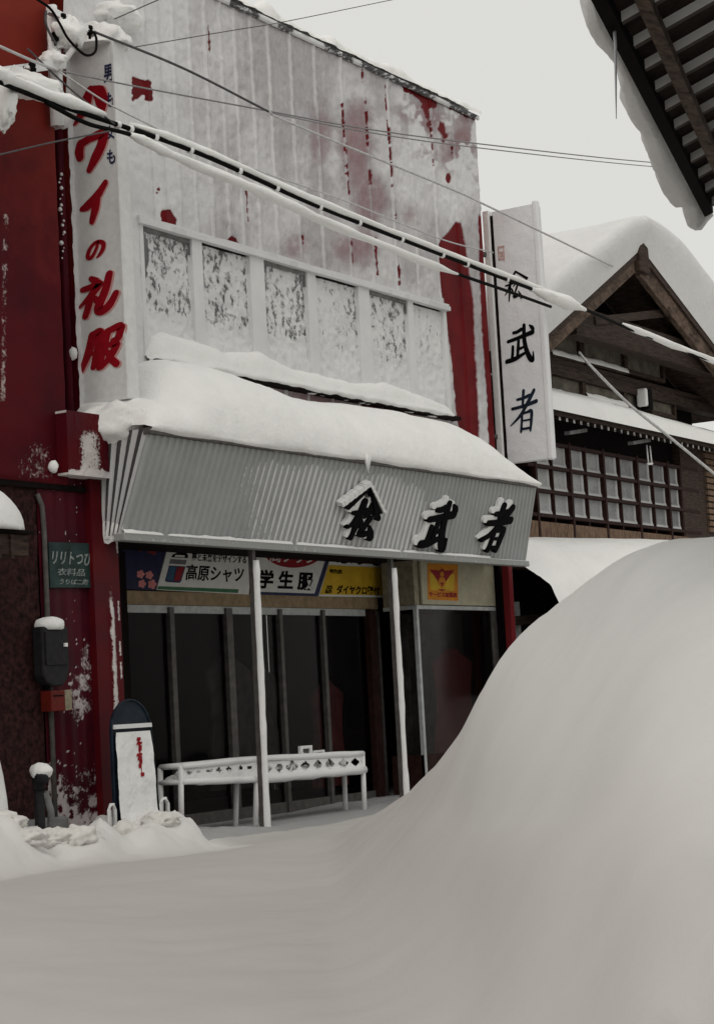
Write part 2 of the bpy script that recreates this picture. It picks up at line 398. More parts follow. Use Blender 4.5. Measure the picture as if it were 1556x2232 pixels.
def lump(name, c, r, mat, parent=None, seed=0.0, amp=0.25, sc=3.0, flat=None, n=36):
    """an uneven rounded mass of snow with radii r about c, cut flat below c.z+flat"""
    th = np.linspace(0, 2 * PI, n + 1); ph = np.linspace(-PI / 2, PI / 2, n // 2)
    def fn(U, V):
        d = np.stack([np.cos(V) * np.cos(U), np.cos(V) * np.sin(U), np.sin(V)], -1)
        k = 1 + amp * (fbm(d[..., 0] * sc + seed, d[..., 1] * sc + seed * 2, d[..., 2] * sc + 5, 4) - 0.5) * 2
        P = d * k[..., None] * np.array(r)
        if flat is not None: P[..., 2] = np.maximum(P[..., 2], flat)
        return P + np.array(c)
    P, f = grid(th, ph, fn)
    return mesh_np(name, P, f, mat, parent)
def frame(px0, py0, px1, py1, Y=None, X=None):
    """bottom-left corner and the two side vectors of a photograph box on a plane Y=const or X=const"""
    cx, cy = (px0 + px1) / 2, (py0 + py1) / 2
    g_ = (lambda a, b_: on(a, b_, Y)) if Y is not None else (lambda a, b_: onX(a, b_, X))
    l, r_, t, bo = g_(px0, cy), g_(px1, cy), g_(cx, py0), g_(cx, py1)
    if Y is not None:
        return np.array([l[0], Y, bo[2]]), np.array([r_[0] - l[0], 0, 0]), np.array([0, 0, t[2] - bo[2]]), np.array([0, -1.0, 0])
    return np.array([X, l[1], bo[2]]), np.array([0, r_[1] - l[1], 0]), np.array([0, 0, t[2] - bo[2]]), np.array([-1.0, 0, 0])
def text(name, body, fr_, mat, parent, depth=0.004, bold=0.0, shear=0.0, lift=0.003):
    P0, U, V, Nn = fr_
    c = bpy.data.curves.new(name, 'FONT'); c.body = body; c.offset = bold; c.extrude = 0.5; c.resolution_u = 3
    t = bpy.data.objects.new(name, c); COL.objects.link(t)
    bpy.context.view_layer.update()
    me = bpy.data.meshes.new_from_object(t.evaluated_get(bpy.context.evaluated_depsgraph_get()))
    bpy.data.objects.remove(t)
    co = np.zeros(len(me.vertices) * 3); me.vertices.foreach_get('co', co); co = co.reshape(-1, 3)
    x = co[:, 0]; y = co[:, 1]
    x = (x - x.min()) / max(1e-6, x.max() - x.min()); y = (y - y.min()) / max(1e-6, y.max() - y.min())
    x = x + shear * (y - 0.5)
    P = P0 + x[:, None] * U + y[:, None] * V + (lift + (co[:, 2] + 0.5) * depth)[:, None] * Nn
    me.vertices.foreach_set('co', P.ravel()); me.update(); me.materials.clear()
    return link(name, me, mat, parent)
# brush characters: strokes of (points, widths) in a unit box
BR = {
 'matsu': [([(.02, .66), (.24, .68), (.46, .74)], [.05, .075, .09]), ([(.29, .98), (.28, .5), (.25, .0)], [.09, .10, .05]),
           ([(.27, .64), (.16, .42), (.0, .26)], [.10, .07, .02]), ([(.31, .54), (.40, .46), (.45, .36)], [.03, .06, .07]),
           ([(.64, .92), (.58, .72), (.46, .56)], [.10, .08, .02]), ([(.72, .92), (.80, .74), (1.0, .58)], [.03, .10, .06]),
           ([(.68, .56), (.60, .36), (.50, .16), (.66, .14), (.86, .20)], [.08, .07, .08, .08, .05]), ([(.76, .36), (.88, .20), (.94, .06)], [.03, .08, .09])],
 'bu': [([(.22, .84), (.36, .85), (.50, .90)], [.05, .06, .07]), ([(.04, .62), (.4, .68), (.92, .78)], [.06, .065, .085]),
        ([(.42, .60), (.41, .36), (.40, .14)], [.06, .07, .06]), ([(.42, .38), (.52, .39), (.62, .42)], [.05, .05, .04]),
        ([(.22, .46), (.22, .3), (.20, .12)], [.06, .06, .06]), ([(.02, .08), (.3, .12), (.66, .24)], [.08, .08, .05]),
        ([(.60, 1.0), (.62, .66), (.70, .36), (.84, .10), (.96, .02), (.96, .24)], [.07, .085, .09, .10, .07, .02]), ([(.80, .98), (.88, .92), (.93, .86)], [.03, .07, .07])],
 'sha': [([(.24, .80), (.46, .82), (.70, .87)], [.05, .06, .07]), ([(.47, 1.0), (.46, .8), (.45, .6)], [.08, .07, .06]),
         ([(.06, .58), (.5, .62), (.96, .70)], [.06, .065, .08]), ([(.86, .98), (.6, .64), (.36, .38), (.02, .16)], [.08, .085, .07, .02]),
         ([(.44, .44), (.43, .2), (.41, -.02)], [.06, .065, .06]), ([(.44, .43), (.62, .45), (.78, .46), (.78, .2), (.76, -.02)], [.05, .05, .08, .075, .05]),
         ([(.46, .25), (.6, .25), (.76, .26)], [.035] * 3), ([(.44, .04), (.6, .04), (.76, .05)], [.045] * 3)],
 'ha': [([(.44, .95), (.34, .6), (.24, .3), (.04, .02)], [.10, .17, .13, .03]), ([(.56, .98), (.72, .82), (.86, .5), (.92, .14)], [.05, .17, .17, .05])],
 'wa': [([(.12, .82), (.10, .62), (.15, .44)], [.13, .14, .11]), ([(.12, .82), (.45, .92), (.88, .96), (.86, .66), (.70, .34), (.52, .02)], [.12, .10, .14, .15, .15, .09])],
 'i': [([(.94, .94), (.66, .66), (.30, .46), (.06, .40)], [.09, .13, .12, .06]), ([(.66, .66), (.62, .36), (.52, .04)], [.12, .14, .10])],
 'no': [([(.60, .86), (.52, .52), (.32, .12), (.10, .14), (.10, .44), (.28, .76), (.60, .90), (.88, .74), (.90, .44), (.74, .16), (.60, .04)], [.07, .08, .09, .10, .10, .09, .09, .11, .11, .08, .03])],
 'rei': [([(.26, .98), (.40, .88)], [.06, .09]), ([(.06, .72), (.30, .75), (.52, .80), (.34, .56), (.02, .26)], [.07, .08, .09, .09, .03]),
         ([(.32, .56), (.28, .28), (.22, .0)], [.08, .09, .08]), ([(.36, .50), (.50, .36)], [.05, .08]),
         ([(.76, 1.0), (.70, .6), (.56, .16), (.66, .06), (.86, .18), (1.0, .46)], [.09, .10, .11, .10, .10, .08])],
 'fuku': [([(.22, .88), (.16, .46), (.02, .02)], [.10, .10, .06]), ([(.22, .90), (.42, .92), (.40, .5), (.34, .06)], [.07, .10, .09, .07]),
          ([(.18, .64), (.40, .66)], [.05, .05]), ([(.14, .40), (.38, .42)], [.05, .05]),
          ([(.62, .90), (.56, .46), (.50, .02)], [.09, .09, .07]), ([(.62, .92), (.96, .98), (.92, .70), (.78, .66)], [.07, .10, .09, .05]),
          ([(.60, .54), (.90, .56), (.78, .28), (.58, .02)], [.06, .09, .09, .05]), ([(.64, .44), (.80, .20), (.96, .04)], [.05, .08, .08])],
}
def spline(pts, n):
    pts = np.array(pts, float); k = len(pts)
    if k == 2: return pts[0] + (pts[1] - pts[0]) * np.linspace(0, 1, n)[:, None]
    out_ = []
    ext = np.vstack([2 * pts[0] - pts[1], pts, 2 * pts[-1] - pts[-2]])
    for t in np.linspace(0, k - 1 - 1e-6, n):
        i = int(t); u = t - i; a, b_, c, d = ext[i:i + 4]
        out_.append(0.5 * ((2 * b_) + (-a + c) * u + (2 * a - 5 * b_ + 4 * c - d) * u * u + (-a + 3 * b_ - 3 * c + d) * u ** 3))
    return np.array(out_)
def brush(mb, key, fr_, d0, d1, fat=1.0, shear=0.0):
    P0, U, V, Nn = fr_
    for j, (pts, ws) in enumerate(BR[key]):
        n = 5 * len(pts)
        ps = spline(pts, n); w = np.interp(np.linspace(0, len(ws) - 1, n), range(len(ws)), ws) * fat
        tg = np.gradient(ps, axis=0); tg /= np.linalg.norm(tg, axis=1)[:, None] + 1e-9
        nr = np.stack([-tg[:, 1], tg[:, 0]], 1)
        L, Rr = ps + nr * w[:, None], ps - nr * w[:, None]
        def capp(c, t, nn, ww): return [c + ww * (t * math.sin(a) + nn * math.cos(a)) for a in np.linspace(0, PI, 7)[1:-1]]
        end = capp(ps[-1], tg[-1], nr[-1], w[-1]); st = capp(ps[0], -tg[0], -nr[0], w[0])
        # strip as quads so that bent strokes stay clean; each stroke 0.4 mm prouder than the one before
        dd = d1 + 0.0004 * j
        top = [P0 + U * (x + shear * (y - .5)) + V * y + Nn * dd for x, y in list(L) + list(Rr) + end + st]
        bot = [P0 + U * (x + shear * (y - .5)) + V * y + Nn * d0 for x, y in list(L) + list(Rr) + end + st]
        o = len(top); fs = []
        for i in range(n - 1): fs += [(i, i + 1, n + i + 1, n + i)]
        e0 = 2 * n; ee = [n - 1] + [e0 + k for k in range(5)] + [2 * n - 1]
        s0 = 2 * n + 5; se = [n] + [s0 + k for k in range(5)] + [0]
        fs += [tuple(ee), tuple(se)]
        rim = list(range(n)) + [e0 + k for k in range(5)] + list(range(2 * n - 1, n - 1, -1)) + [s0 + k for k in range(5)]
        sides = [(rim[i], rim[(i + 1) % len(rim)], rim[(i + 1) % len(rim)] + o, rim[i] + o) for i in range(len(rim))]
        mb.add(top + bot, fs + [tuple(o + i for i in reversed(q)) for q in fs] + sides)
    return mb

# ================================================================== GROUND AND THE FORESHORE OF SNOW
SIL = np.array([(560, 1872, 15.2), (690, 1835, 15.2), (780, 1790, 15.0), (830, 1755, 14.6), (880, 1705, 14.2), (940, 1650, 13.6), (985, 1590, 13.1), (1010, 1535, 12.8), (1040, 1480, 12.4),
                (1085, 1425, 12.0), (1130, 1375, 11.6), (1200, 1325, 11.1), (1260, 1280, 10.6), (1330, 1232, 10.0), (1400, 1192, 9.6), (1470, 1168, 9.3),
                (1556, 1160, 9.0), (1700, 1175, 8.6), (1900, 1230, 8.2)], float)
AZP = np.linspace(560, 1900, 240)
DC = np.interp(AZP, SIL[:, 0], SIL[:, 2])
SPY = np.interp(AZP, SIL[:, 0], SIL[:, 1])
def sm(a, k):
    ker = np.hanning(2 * k + 3)[1:-1]; ker /= ker.sum()
    return np.convolve(np.pad(a, (k, k), 'edge'), ker, 'valid')
DC = sm(DC, 14); SPY = sm(SPY, 6)
def prof(D, dc):
    df = dc * 0.36
    t = np.clip((D - df) / (dc - df), 0, 1)
    fr_ = 0.75 * np.sin(t * PI / 2) ** 1.22 + 0.25 * sst(0, 1, t)
    b_ = np.clip((D - dc) / 3.0, 0, 1)
    return np.where(D < dc, fr_, np.cos(b_ * PI / 2) ** 1.5)
def slopepx(D, z, px):                                       # image row of a point at distance D and height z in column px
    return (1530 - 0.0545 * (px - 778)) - F * (z - CAM[2]) / D
HC = np.zeros_like(AZP)
FWD = -R[:, 2]; FH = np.hypot(FWD[0], FWD[1])
def col_rows(px, D, z):
    a = math.atan((px - 778) / F)
    d = np.array([FWD[0], FWD[1]]) / FH; s_ = np.array([d[1], -d[0]])
    dr = d * math.cos(a) + s_ * math.sin(a)
    P = np.stack([CAM[0] + dr[0] * D, CAM[1] + dr[1] * D, z], -1)
    return pj(P)
for i, p in enumerate(AZP):                                  # crest heights that give the photographed skyline
    D = np.linspace(3, 18, 300); lo, hi = 0.0, 2.6
    for _ in range(24):
        h = (lo + hi) / 2
        X_, Y_ = col_rows(p, D, h * prof(D, DC[i]) + 0.02)
        sel = D > DC[i] * 0.8
        if Y_[sel & (D < DC[i] + 1)].min() > SPY[i]: lo = h
        else: hi = h
    HC[i] = h
HC = sm(HC, 7)
HC *= sst(560, 760, AZP)
def polar(x, y):
    dx, dy = x - CAM[0], y - CAM[1]
    f_ = (dx * FWD[0] + dy * FWD[1]) / FH; s_ = (dx * FWD[1] - dy * FWD[0]) / FH
    return np.where(f_ > 0.5, 778 + F * s_ / np.maximum(f_, 0.5), np.where(s_ > 0, 3000, -3000)), np.hypot(dx, dy)
def bank_h(x, y):
    px, D = polar(x, y)
    pc = np.clip(px, 560, 1900)
    h = np.interp(pc, AZP, HC) * prof(D, np.interp(pc, AZP, DC))
    h = np.where(px < 560, 0, h) * (1 - sst(1900, 2900, px) * 0.5)
    return h
XE = on(392, 1845, -0.35)[0]
def ground_h(x, y):
    z = (fbm(x * 0.5, y * 0.5, 1.0) - 0.5) * 0.16 + (fbm(x * 2.5, y * 2.5, 4.0) - 0.5) * 0.03
    z = z - 0.01 + 0.05 * sst(-0.9, -2.2, y)
    b_ = bank_h(x, y)
    z = z * (1 - 0.6 * sst(0.1, 1.0, b_)) + b_ + (fbm(x * .9 + 3, y * .9, 8.0, 3) - .5) * 0.10 * sst(0.2, 1.0, b_)
    z = z + (fbm(x * 2.7, y * 2.7, 14., 3) - .5) * .030
    # sidewalk strip under the canopy, higher towards its left end
    walk = sst(-0.75, -0.15, y) * sst(XE - 0.1, XE + 0.3, x)
    wz = np.interp(x, [0, 1, 2, 3.5, 5, 8], [0.12, 0.10, 0.0, -0.03, 0.03, 0.05]) + (fbm(x * 4, y * 4, 3.) - .5) * 0.06
    z = z * (1 - walk) + np.maximum(wz, z * (b_ > 0.1)) * walk
    # shovelled heap along the foot of the red wall
    hp = sst(-1.15, -0.55, y) * sst(XE + 0.06, XE - 0.22, x)
    ln = fbm(x * 2.2, y * 2.2, 9.0, 5)
    pxh, _ = polar(x, y)
    hz = np.interp(pxh, [-900, 0, 60, 130, 190, 230, 250, 300, 340, 385, 420], [.38, .36, .26, .18, .33, .20, .20, .31, .29, .22, .02]) + (ln - 0.5) * 0.42 + (fbm(x * 6, y * 6, 2.) - .5) * .16
    z = z + np.clip(hz, 0.0, 0.6) * hp
    pp = np.stack([x, y, z], -1)
    px, py = pj(pp)
    ok = (polar(x, y)[1] > 4) & (polar(x, y)[1] < 14)  # shading put into the shape: hollows added to mimic soft dark patches
    shade_dent = 0.10 * np.exp(-(np.minimum(px - 1600, 0) / 170) ** 2) * np.exp(-((py - 1740) / 150) ** 2) + 0.12 * np.exp(-((px - 1530) / 110) ** 2 - ((py - 2130) / 90) ** 2) \
        + 0.05 * np.exp(-((px - 1100) / 260) ** 2 - ((py - 1750) / 45) ** 2) - 0.04 * np.exp(-((px - 1150) / 260) ** 2 - ((py - 1890) / 60) ** 2)
    return z - np.where(ok, shade_dent, 0)
gx = np.unique(np.round(np.concatenate([-np.geomspace(14, 900, 22), np.linspace(-13.9, -3.2, 150), np.linspace(-3.15, 1.4, 130), np.linspace(1.45, 8.4, 120), np.geomspace(8.6, 900, 26)]), 4))
gy = np.unique(np.round(np.concatenate([-np.geomspace(13, 900, 22), np.linspace(-12.9, -1.3, 165), np.linspace(-1.27, 0.1, 55), np.linspace(0.15, 2.0, 30), np.geomspace(2.4, 900, 22)]), 4))
def gfn(U, V):
    return np.stack([U, V, ground_h(U, V)], -1)
P, f = grid(gx, gy, gfn)
bh = bank_h(P[:, 0], P[:, 1])[f].max(1)
inb = (bh > 0.10)
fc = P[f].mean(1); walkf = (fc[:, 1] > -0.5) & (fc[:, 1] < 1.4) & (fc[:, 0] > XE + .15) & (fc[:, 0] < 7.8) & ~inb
o = mesh_np('sidewalk', P, f[walkf], M['shade_snow']); tag(o, kind='structure')
def painted_light_of(P): 
    hl = sst(-1.3, -.7, P[:, 1]) * sst(XE + .5, XE, P[:, 0])
    return np.maximum(sst(.25, 1.6, bank_h(P[:, 0], P[:, 1]) + .25 * (fbm(P[:, 0], P[:, 1], 3.) - .5)), hl * .8)
def set_painted_light(o):
    co = np.zeros(len(o.data.vertices) * 3); o.data.vertices.foreach_get('co', co)
    at = o.data.attributes.new('painted_light', 'FLOAT', 'POINT'); at.data.foreach_set('value', painted_light_of(co.reshape(-1, 3)).astype(np.float32)); return o
o = set_painted_light(mesh_np('snow_ground', P, f[~inb & ~walkf], M['snow'])); tag(o, kind='structure')
o = set_painted_light(mesh_np('snow_bank', P, f[inb], M['snow']))
tag(o, 'big smooth ploughed snow bank rising to the right in the foreground', 'snow bank')

for i, (px_, py_, r) in enumerate(((4, 1800, .13), (122, 1826, .12), (172, 1818, .13), (272, 1822, .12), (356, 1826, .12), (60, 1850, .11))):
    yy = -.52 - .10 * ((i * 7) % 3)
    p = on(px_, py_, yy); zg = float(ground_h(np.array([p[0]]), np.array([yy]))[0])
    o = lump('snow_clod', (p[0], yy, max(zg - .03, p[2] - r * .45)), (r * 1.5, r * 1.2, r * (.62 + .5 * ((i * 5) % 4) / 4)), M['clod'], seed=i * 2.31 + .4, amp=.46, sc=2.6, n=52)
    tag(o, 'lumpy clod of shovelled snow on the heap below the red wall and round-topped board', 'snow clod', 'snow clods on the shovelled heap')
# ================================================================== THE SHOP
YW = 0.5
XL, XR = 0.22, 8.30
YG = 1.2                                                     # plane of the glass doors
ZTOP = 8.50
shop = thing('shop_building', (4.2, 0.5, 0.0), 'two-storey shop with a rimed red sheet-metal front and a grey corrugated canopy', 'shop')
WX0, WX1 = on(305, 480, YW)[0], on(976, 800, YW)[0]
WZ1 = on(305, 480, YW)[2]; WZ0 = on(315, 782, YW)[2]
gxw = np.arange(XL, XR + .001, 0.018); gzw = np.arange(2.75, ZTOP + .001, 0.018)
SEAMS = [on(p, 300, YW)[0] for p in (322, 352, 385, 420, 455, 490, 520, 556, 593, 640, 692, 748, 797, 848, 893, 940, 985)]
def sm01(d, a, b_): return 1 - sst(a, b_, d)
def wall_bare(px, py, X, Z):
    n1 = fbm(px / 9., py / 9., 2.0); n2 = fbm(px / 40., py / 40., 6.0)
    st = fbm(px / 5., py / 60., 3.0)
    zone = sst(340, 520, px + 60 * (n2 - .5)) * (1 - .75 * sm01(np.hypot((px - 985) / 60, (py - 420) / 70), .4, 1.2)) * (1 - .8 * sm01(np.hypot((px - 900) / 45, (py - 420) / 150), .3, 1.1))
    n4 = fbm(px / 70., py / 110., 21.)
    t_ = zone * (0.32 + 0.58 * sst(.34, .66, n4 + .16 * (st - .5) + .20 * (n1 - .5))) + 0.12 * sst(.42, .65, fbm(px / 3.2, py / 14., 31.)) * sst(300, 420, px)
    dseam = np.min(np.abs(X[:, None] - .020 - np.array(SEAMS)[None]), 1); t_ = t_ + .55 * np.exp(-(dseam / .010) ** 2) * sst(.35, .6, fbm(px / 8., py / 24., 15.)) * (px > 330)
    dsm = np.min(np.abs(X[:, None] + .02 - np.array(SEAMS)[None]), 1); t_ = t_ * (1 - .75 * np.exp(-(dsm / .015) ** 2))
    blot = sst(820, 900, px + 60 * (n2 - .5)) * sst(470, 400, py) * sst(.46, .56, fbm(px / 26., py / 30., 41.) + .25 * (n1 - .5)); t_ = t_ * (1 - .9 * blot)
    b_ = np.full(px.shape, 0.02)
    def ell(x, y, rx, ry, v, rag=0.6):
        nonlocal b_, t_
        d = np.hypot((px - x) / rx, (py - y) / ry) + (n2 - .5) * rag
        if v > .6: b_ = np.maximum(b_, v * sm01(d, 0.55, 1.15))
        else:
            t_ = np.maximum(t_, (v * 1.9 + (n1 - .5) * .7) * sm01(d, .25, 1.25) * (1 - .8 * blot)); b_ = np.maximum(b_, .70 * v * sm01(d, .1, 1.0) * (.55 + .5 * n1 + .4 * st) * (1 - blot))
    # thin rime where the metal glows through
    ell(775, 330, 62, 180, .52); ell(800, 430, 75, 120, .46); ell(770, 540, 80, 66, .50); ell(930, 250, 80, 60, .46, 1.2); ell(1005, 300, 45, 75, .52, .8)
    ell(985, 330, 40, 60, .42, 1.2); ell(1012, 262, 30, 34, .50, 1.6); ell(930, 340, 50, 40, .35, 1.0); ell(700, 300, 40, 120, .38); ell(640, 540, 60, 60, .34); ell(890, 470, 40, 60, .30)
    def poly(p, v=1.0, soft=6, rag=8):
        nonlocal b_
        d = inpoly(px, py, p) + (n1 - .5) * 2 * rag
        b_ = np.maximum(b_, v * sst(-soft, soft, d))
    poly([(287, 165), (300, 170), (318, 172), (330, 178), (331, 218), (318, 216), (310, 205), (300, 214), (288, 218)], 1, 2, 5)
    poly([(350, 462), (360, 455), (372, 460), (384, 478), (383, 494), (352, 488)], 1, 2, 4)
    poly([(492, 525), (505, 513), (512, 520), (519, 534), (516, 545), (495, 541)], 1, 2, 4)
    poly([(992, 484), (1003, 486), (1013, 540), (1019, 585), (1030, 660), (1033, 760), (1040, 880), (1043, 975), (1030, 968), (998, 930), (985, 790), (972, 680), (958, 612), (956, 530), (975, 508)], 1.15, 5, 2)
    poly([(1043, 470), (1050, 480), (1060, 560), (1069, 660), (1079, 800), (1088, 1000), (1066, 990), (1062, 880), (1050, 700), (1046, 600)], 1.15, 4, 2)
    poly([(1010, 233), (1036, 250), (1036, 264), (1008, 250), (980, 236), (980, 226)], 1, 2, 4)
    poly([(872, 180), (950, 215), (948, 232), (925, 240), (915, 215), (880, 196)], 1, 2, 5)
    poly([(918, 190), (948, 214), (945, 232), (936, 262), (931, 290), (926, 262), (914, 222)], .62, 7, 9); poly([(956, 262), (966, 268), (976, 290), (968, 312), (962, 296), (955, 282)], .75, 5, 8); ell(976, 388, 6, 12, 1, .5); ell(345, 412, 4, 4, .9); ell(342, 420, 3, 3, .9)
    def line(pts, r, v):
        nonlocal b_
        d = seg(px, py, pts) - (n1 - .5) * 5
        b_ = np.maximum(b_, v * sm01(d + 5.5 * (fbm(px / 6., py / 7., 12.) - .42), r * .40, r * .40 + 1.9))
    line([(745, 225), (750, 290), (759, 420)], 2.2, 1.0); line([(788, 150), (796, 230), (802, 315)], 2.4, 1.0); line([(806, 370), (808, 400)], 2, .8)
    line([(838, 165), (841, 240)], 1.2, .8); line([(843, 262), (850, 340), (861, 480)], 2.4, 1.0); line([(934, 230), (938, 290), (944, 360)], 1.4, .7)
    line([(983, 320), (985, 350)], 1.5, .8); line([(536, 415), (540, 480)], 1.6, .85); line([(597, 430), (597, 442)], 1.4, .9); line([(658, 515), (660, 530)], 2, .9)
    line([(766, 525), (769, 575)], 1.2, .8); line([(817, 520), (822, 596)], 3.2, 1.0); line([(868, 575), (871, 620)], 1.6, .9); line([(453, 55), (458, 140)], .9, .8)
    # mottled strip below the window ledge
    d = seg(px, py, [(470, 822), (620, 858), (760, 880), (1000, 935)])
    b_ = np.maximum(b_, sm01(d, 6, 16) * (0.30 + (n2 - .5) * .5))
    poly([(780, 878), (850, 895), (905, 905), (905, 925), (860, 905), (790, 893)], 1, 3, 5)
    return b_, t_
def wall_fn(U, V):
    X, Z = U, V
    Y = np.full(U.shape, YW)
    for s in SEAMS:
        Y = Y - 0.030 * np.exp(-((X - s) / 0.014) ** 2)
    return np.stack([X, Y, Z], -1)
P, f = grid(gxw, gzw, wall_fn)
px, py = pj(P)
bare, thin = wall_bare(px, py, P[:, 0], P[:, 2])
near = np.min(np.abs(P[:, 0][:, None] - np.array(SEAMS)[None]), 1)
bare = np.where((near < 0.02) & (bare < .6), bare * .3, bare)
fx, fz = P[f][:, :, 0].mean(1), P[f][:, :, 2].mean(1)
hole = (fx > WX0) & (fx < WX1) & (fz > WZ0) & (fz < WZ1)
rough = ((fbm(P[:, 0] * 9, P[:, 2] * 9, 1.0) - .3) * 0.030 + .022 * (fbm(P[:, 0] * 26, P[:, 2] * 17, 5.0) - .4)) * (1 - np.clip(bare * 1.4, 0, 1))
P[:, 1] -= np.maximum(rough, 0)
mesh_np('upper_wall', P, f[~hole], M['facade'], shop, bare, True, thin)
mb = MB()                                                    # body behind the front
mb.box(XL, XL + .15, YW + .004, 9, 2.76, ZTOP - .02, 1.0).box(XR - .15, XR, YW + .004, 9, 2.76, ZTOP - .02, 1.0).box(XL + .16, XR - .16, 8.85, 9, 2.76, ZTOP - .02, 1.0)
mb.box(XL + .16, XR - .16, YW + .12, 8.84, ZTOP - .4, ZTOP - .25, 0.0).box(XL + .16, XR - .16, YW + .25, 8.84, 2.86, 2.96, 1.0)
mb.build('side_wall', M['redwall'], shop)
# parapet flashing with ragged rime on it
us = np.arange(XL - .03, XR + .03, .02); vs = np.linspace(0, 1, 7)
def par_fn(U, V):
    prof_y = np.interp(V, [0, .02, .5, .8, 1], [YW - .03, YW - .05, YW - .055, YW - .05, YW + .25])
    prof_z = np.interp(V, [0, .02, .5, .8, 1], [ZTOP - .06, ZTOP - .06, ZTOP - .02, ZTOP + .01, ZTOP + .03]) + .012 * (fbm(U * 5, V * 0, 3.) - .5)
    return np.stack([U, prof_y, prof_z], -1)
P, f = grid(us, vs, par_fn); px, py = pj(P)
pb = np.full(px.shape, 0.0)
for a, b_ in ((500, 566), (604, 640), (706, 770), (786, 872), (870, 950), (978, 1040)):
    pb = np.maximum(pb, sst(a - 8, a + 6, px) * sst(b_ + 8, b_ - 6, px) * (0.40 + 0.9 * (fbm(px / 7., py / 3., 2.) - .25)))
mesh_np('parapet_flashing', P, f, M['frost'], shop, pb)
us = np.arange(XL - .05, XR + .05, .025); th = np.linspace(0, PI, 9)
def rim_fn(U, V):
    pxx, _ = pj(np.stack([U, U * 0 + YW, U * 0 + ZTOP], -1))
    h = 0.03 + 0.10 * fbm(U * 1.6, V * 0, 3.) ** 2 * 2 + 0.05 * fbm(U * 9, V * .7, 5.) + 0.12 * np.exp(-((pxx - 585) / 16) ** 2) + 0.25 * sst(520, 200, pxx)
    return np.stack([U, YW + .06 - .13 * np.cos(V) * (0.75 + .5 * fbm(U * 7, V, 8.)), ZTOP + .015 + h * np.sin(V)], -1)
P, f = grid(us, th, rim_fn)
o = mesh_np('roof_snow', P, f, M['snow_roof']); tag(o, 'thin ragged line of rime along the top edge of the red shop front', 'snow')

# windows of the upper floor: recessed panes of rimed glass between frosted mullions
ZS = WZ0 + 0.30
pane_px = [(310, 420), (440, 545), (573, 668), (684, 778), (799, 884), (893, 975)]
edges = []
for a, b_ in pane_px:
    edges.append((on(a, 560, YW)[0], on(b_, 600, YW)[0]))
dens = [(.47, .43), (.46, .45), (.42, .40), (.37, .35), (.41, .38), (.31, .31)]
PD = YW + 0.058
xs = [WX0] + [x for e in edges for x in e][1:-1] + [WX1]
for i, (a, b_) in enumerate(edges):
    a = WX0 if i == 0 else a; b_ = WX1 if i == 5 else b_
    u = np.arange(a, b_ + .012, .0125); v = np.arange(WZ0 + .03, WZ1 - .05, .0125)
    def pf(U, V):
        q = PD - .046 * fbm(U * 14, V * 14, 3. + i) - .02 * sst(WZ1 - .75, WZ0 + .2, V) 
        return np.stack([U, q, V], -1)
    P, f = grid(u, v, pf)
    X, Z = P[:, 0], P[:, 2]
    top, bot = dens[i]
    h = (Z - WZ0) / (WZ1 - WZ0)
    n3 = fbm(X * 3.5, Z * 3.5, 4. + 3 * i)
    side = np.minimum(X - a, b_ - X)
    bb = np.where(h > .30, bot + (top - bot) * h, 0.03) * sst(.20, .42, h) + (n3 - .5) * .30 * sst(.3, .5, h)
    bb = bb + 0.10 * (h > .45) * sm01(side, .02, .10)
    if i == 0: bb = bb + 0.35 * sm01(np.hypot((X - a - .06) / .12, (Z - WZ1 + .3) / .26), .6, 1.) 
    bb = np.where(side < .02, .05, bb)
    mesh_np('window_pane', P, f, M['pane'], shop, np.clip(bb, 0, .8))
frm = MB()
for i in range(5):
    x0, x1 = edges[i][1], edges[i + 1][0]
    frm.box(x0, x1, YW - .012, PD + .03, WZ0 + .02, WZ1 - .035, .05)
frm.box(WX0 - .03, WX0 + .03, YW - .016, PD + .03, WZ0 + .02, WZ1 - .035, .05).box(WX1 - .05, WX1 + .02, YW - .016, PD + .03, WZ0 + .02, WZ1 - .035, .1)
frm.box(WX0 - .04, WX1 + .03, PD + .032, PD + .06, WZ0, WZ1, 1.0)
for i in (0, 2, 4):  # dark strips stand in for the shadow at these pane heads
    tb = MB(); tb.box(edges[i][0] + (.03 if i else .06), edges[i][1] - .01, YW + .012, PD - .01, WZ1 - .085, WZ1 - .036); tb.box(edges[i][1] - .02, edges[i][1] - .004, YW + .014, PD - .005, WZ1 - .20, WZ1 - .086); tb.build('pane_shadow', M['concrete'], shop)
frm.build('window_frame', M['frost'], shop, bevel=.008)
lin = MB()
us = np.arange(WX0 - .06, WX1 + .06, .03)
for (z0, z1, d) in ((-.035, .0, .045), (.012, .034, .03)):
    for q0, q1 in zip(us[:-1], us[1:]):
        nn = float(vnoise(q0 * 5, z0 * 40, 2.))
        lin.box(q0, q1, YW - d - .018 * nn, YW + .02, WZ1 + z0 - .01 * nn, WZ1 + z1 + .012 * nn, .10 + .22 * (nn > .75))
lin.build('window_lintel', M['frost'], shop)
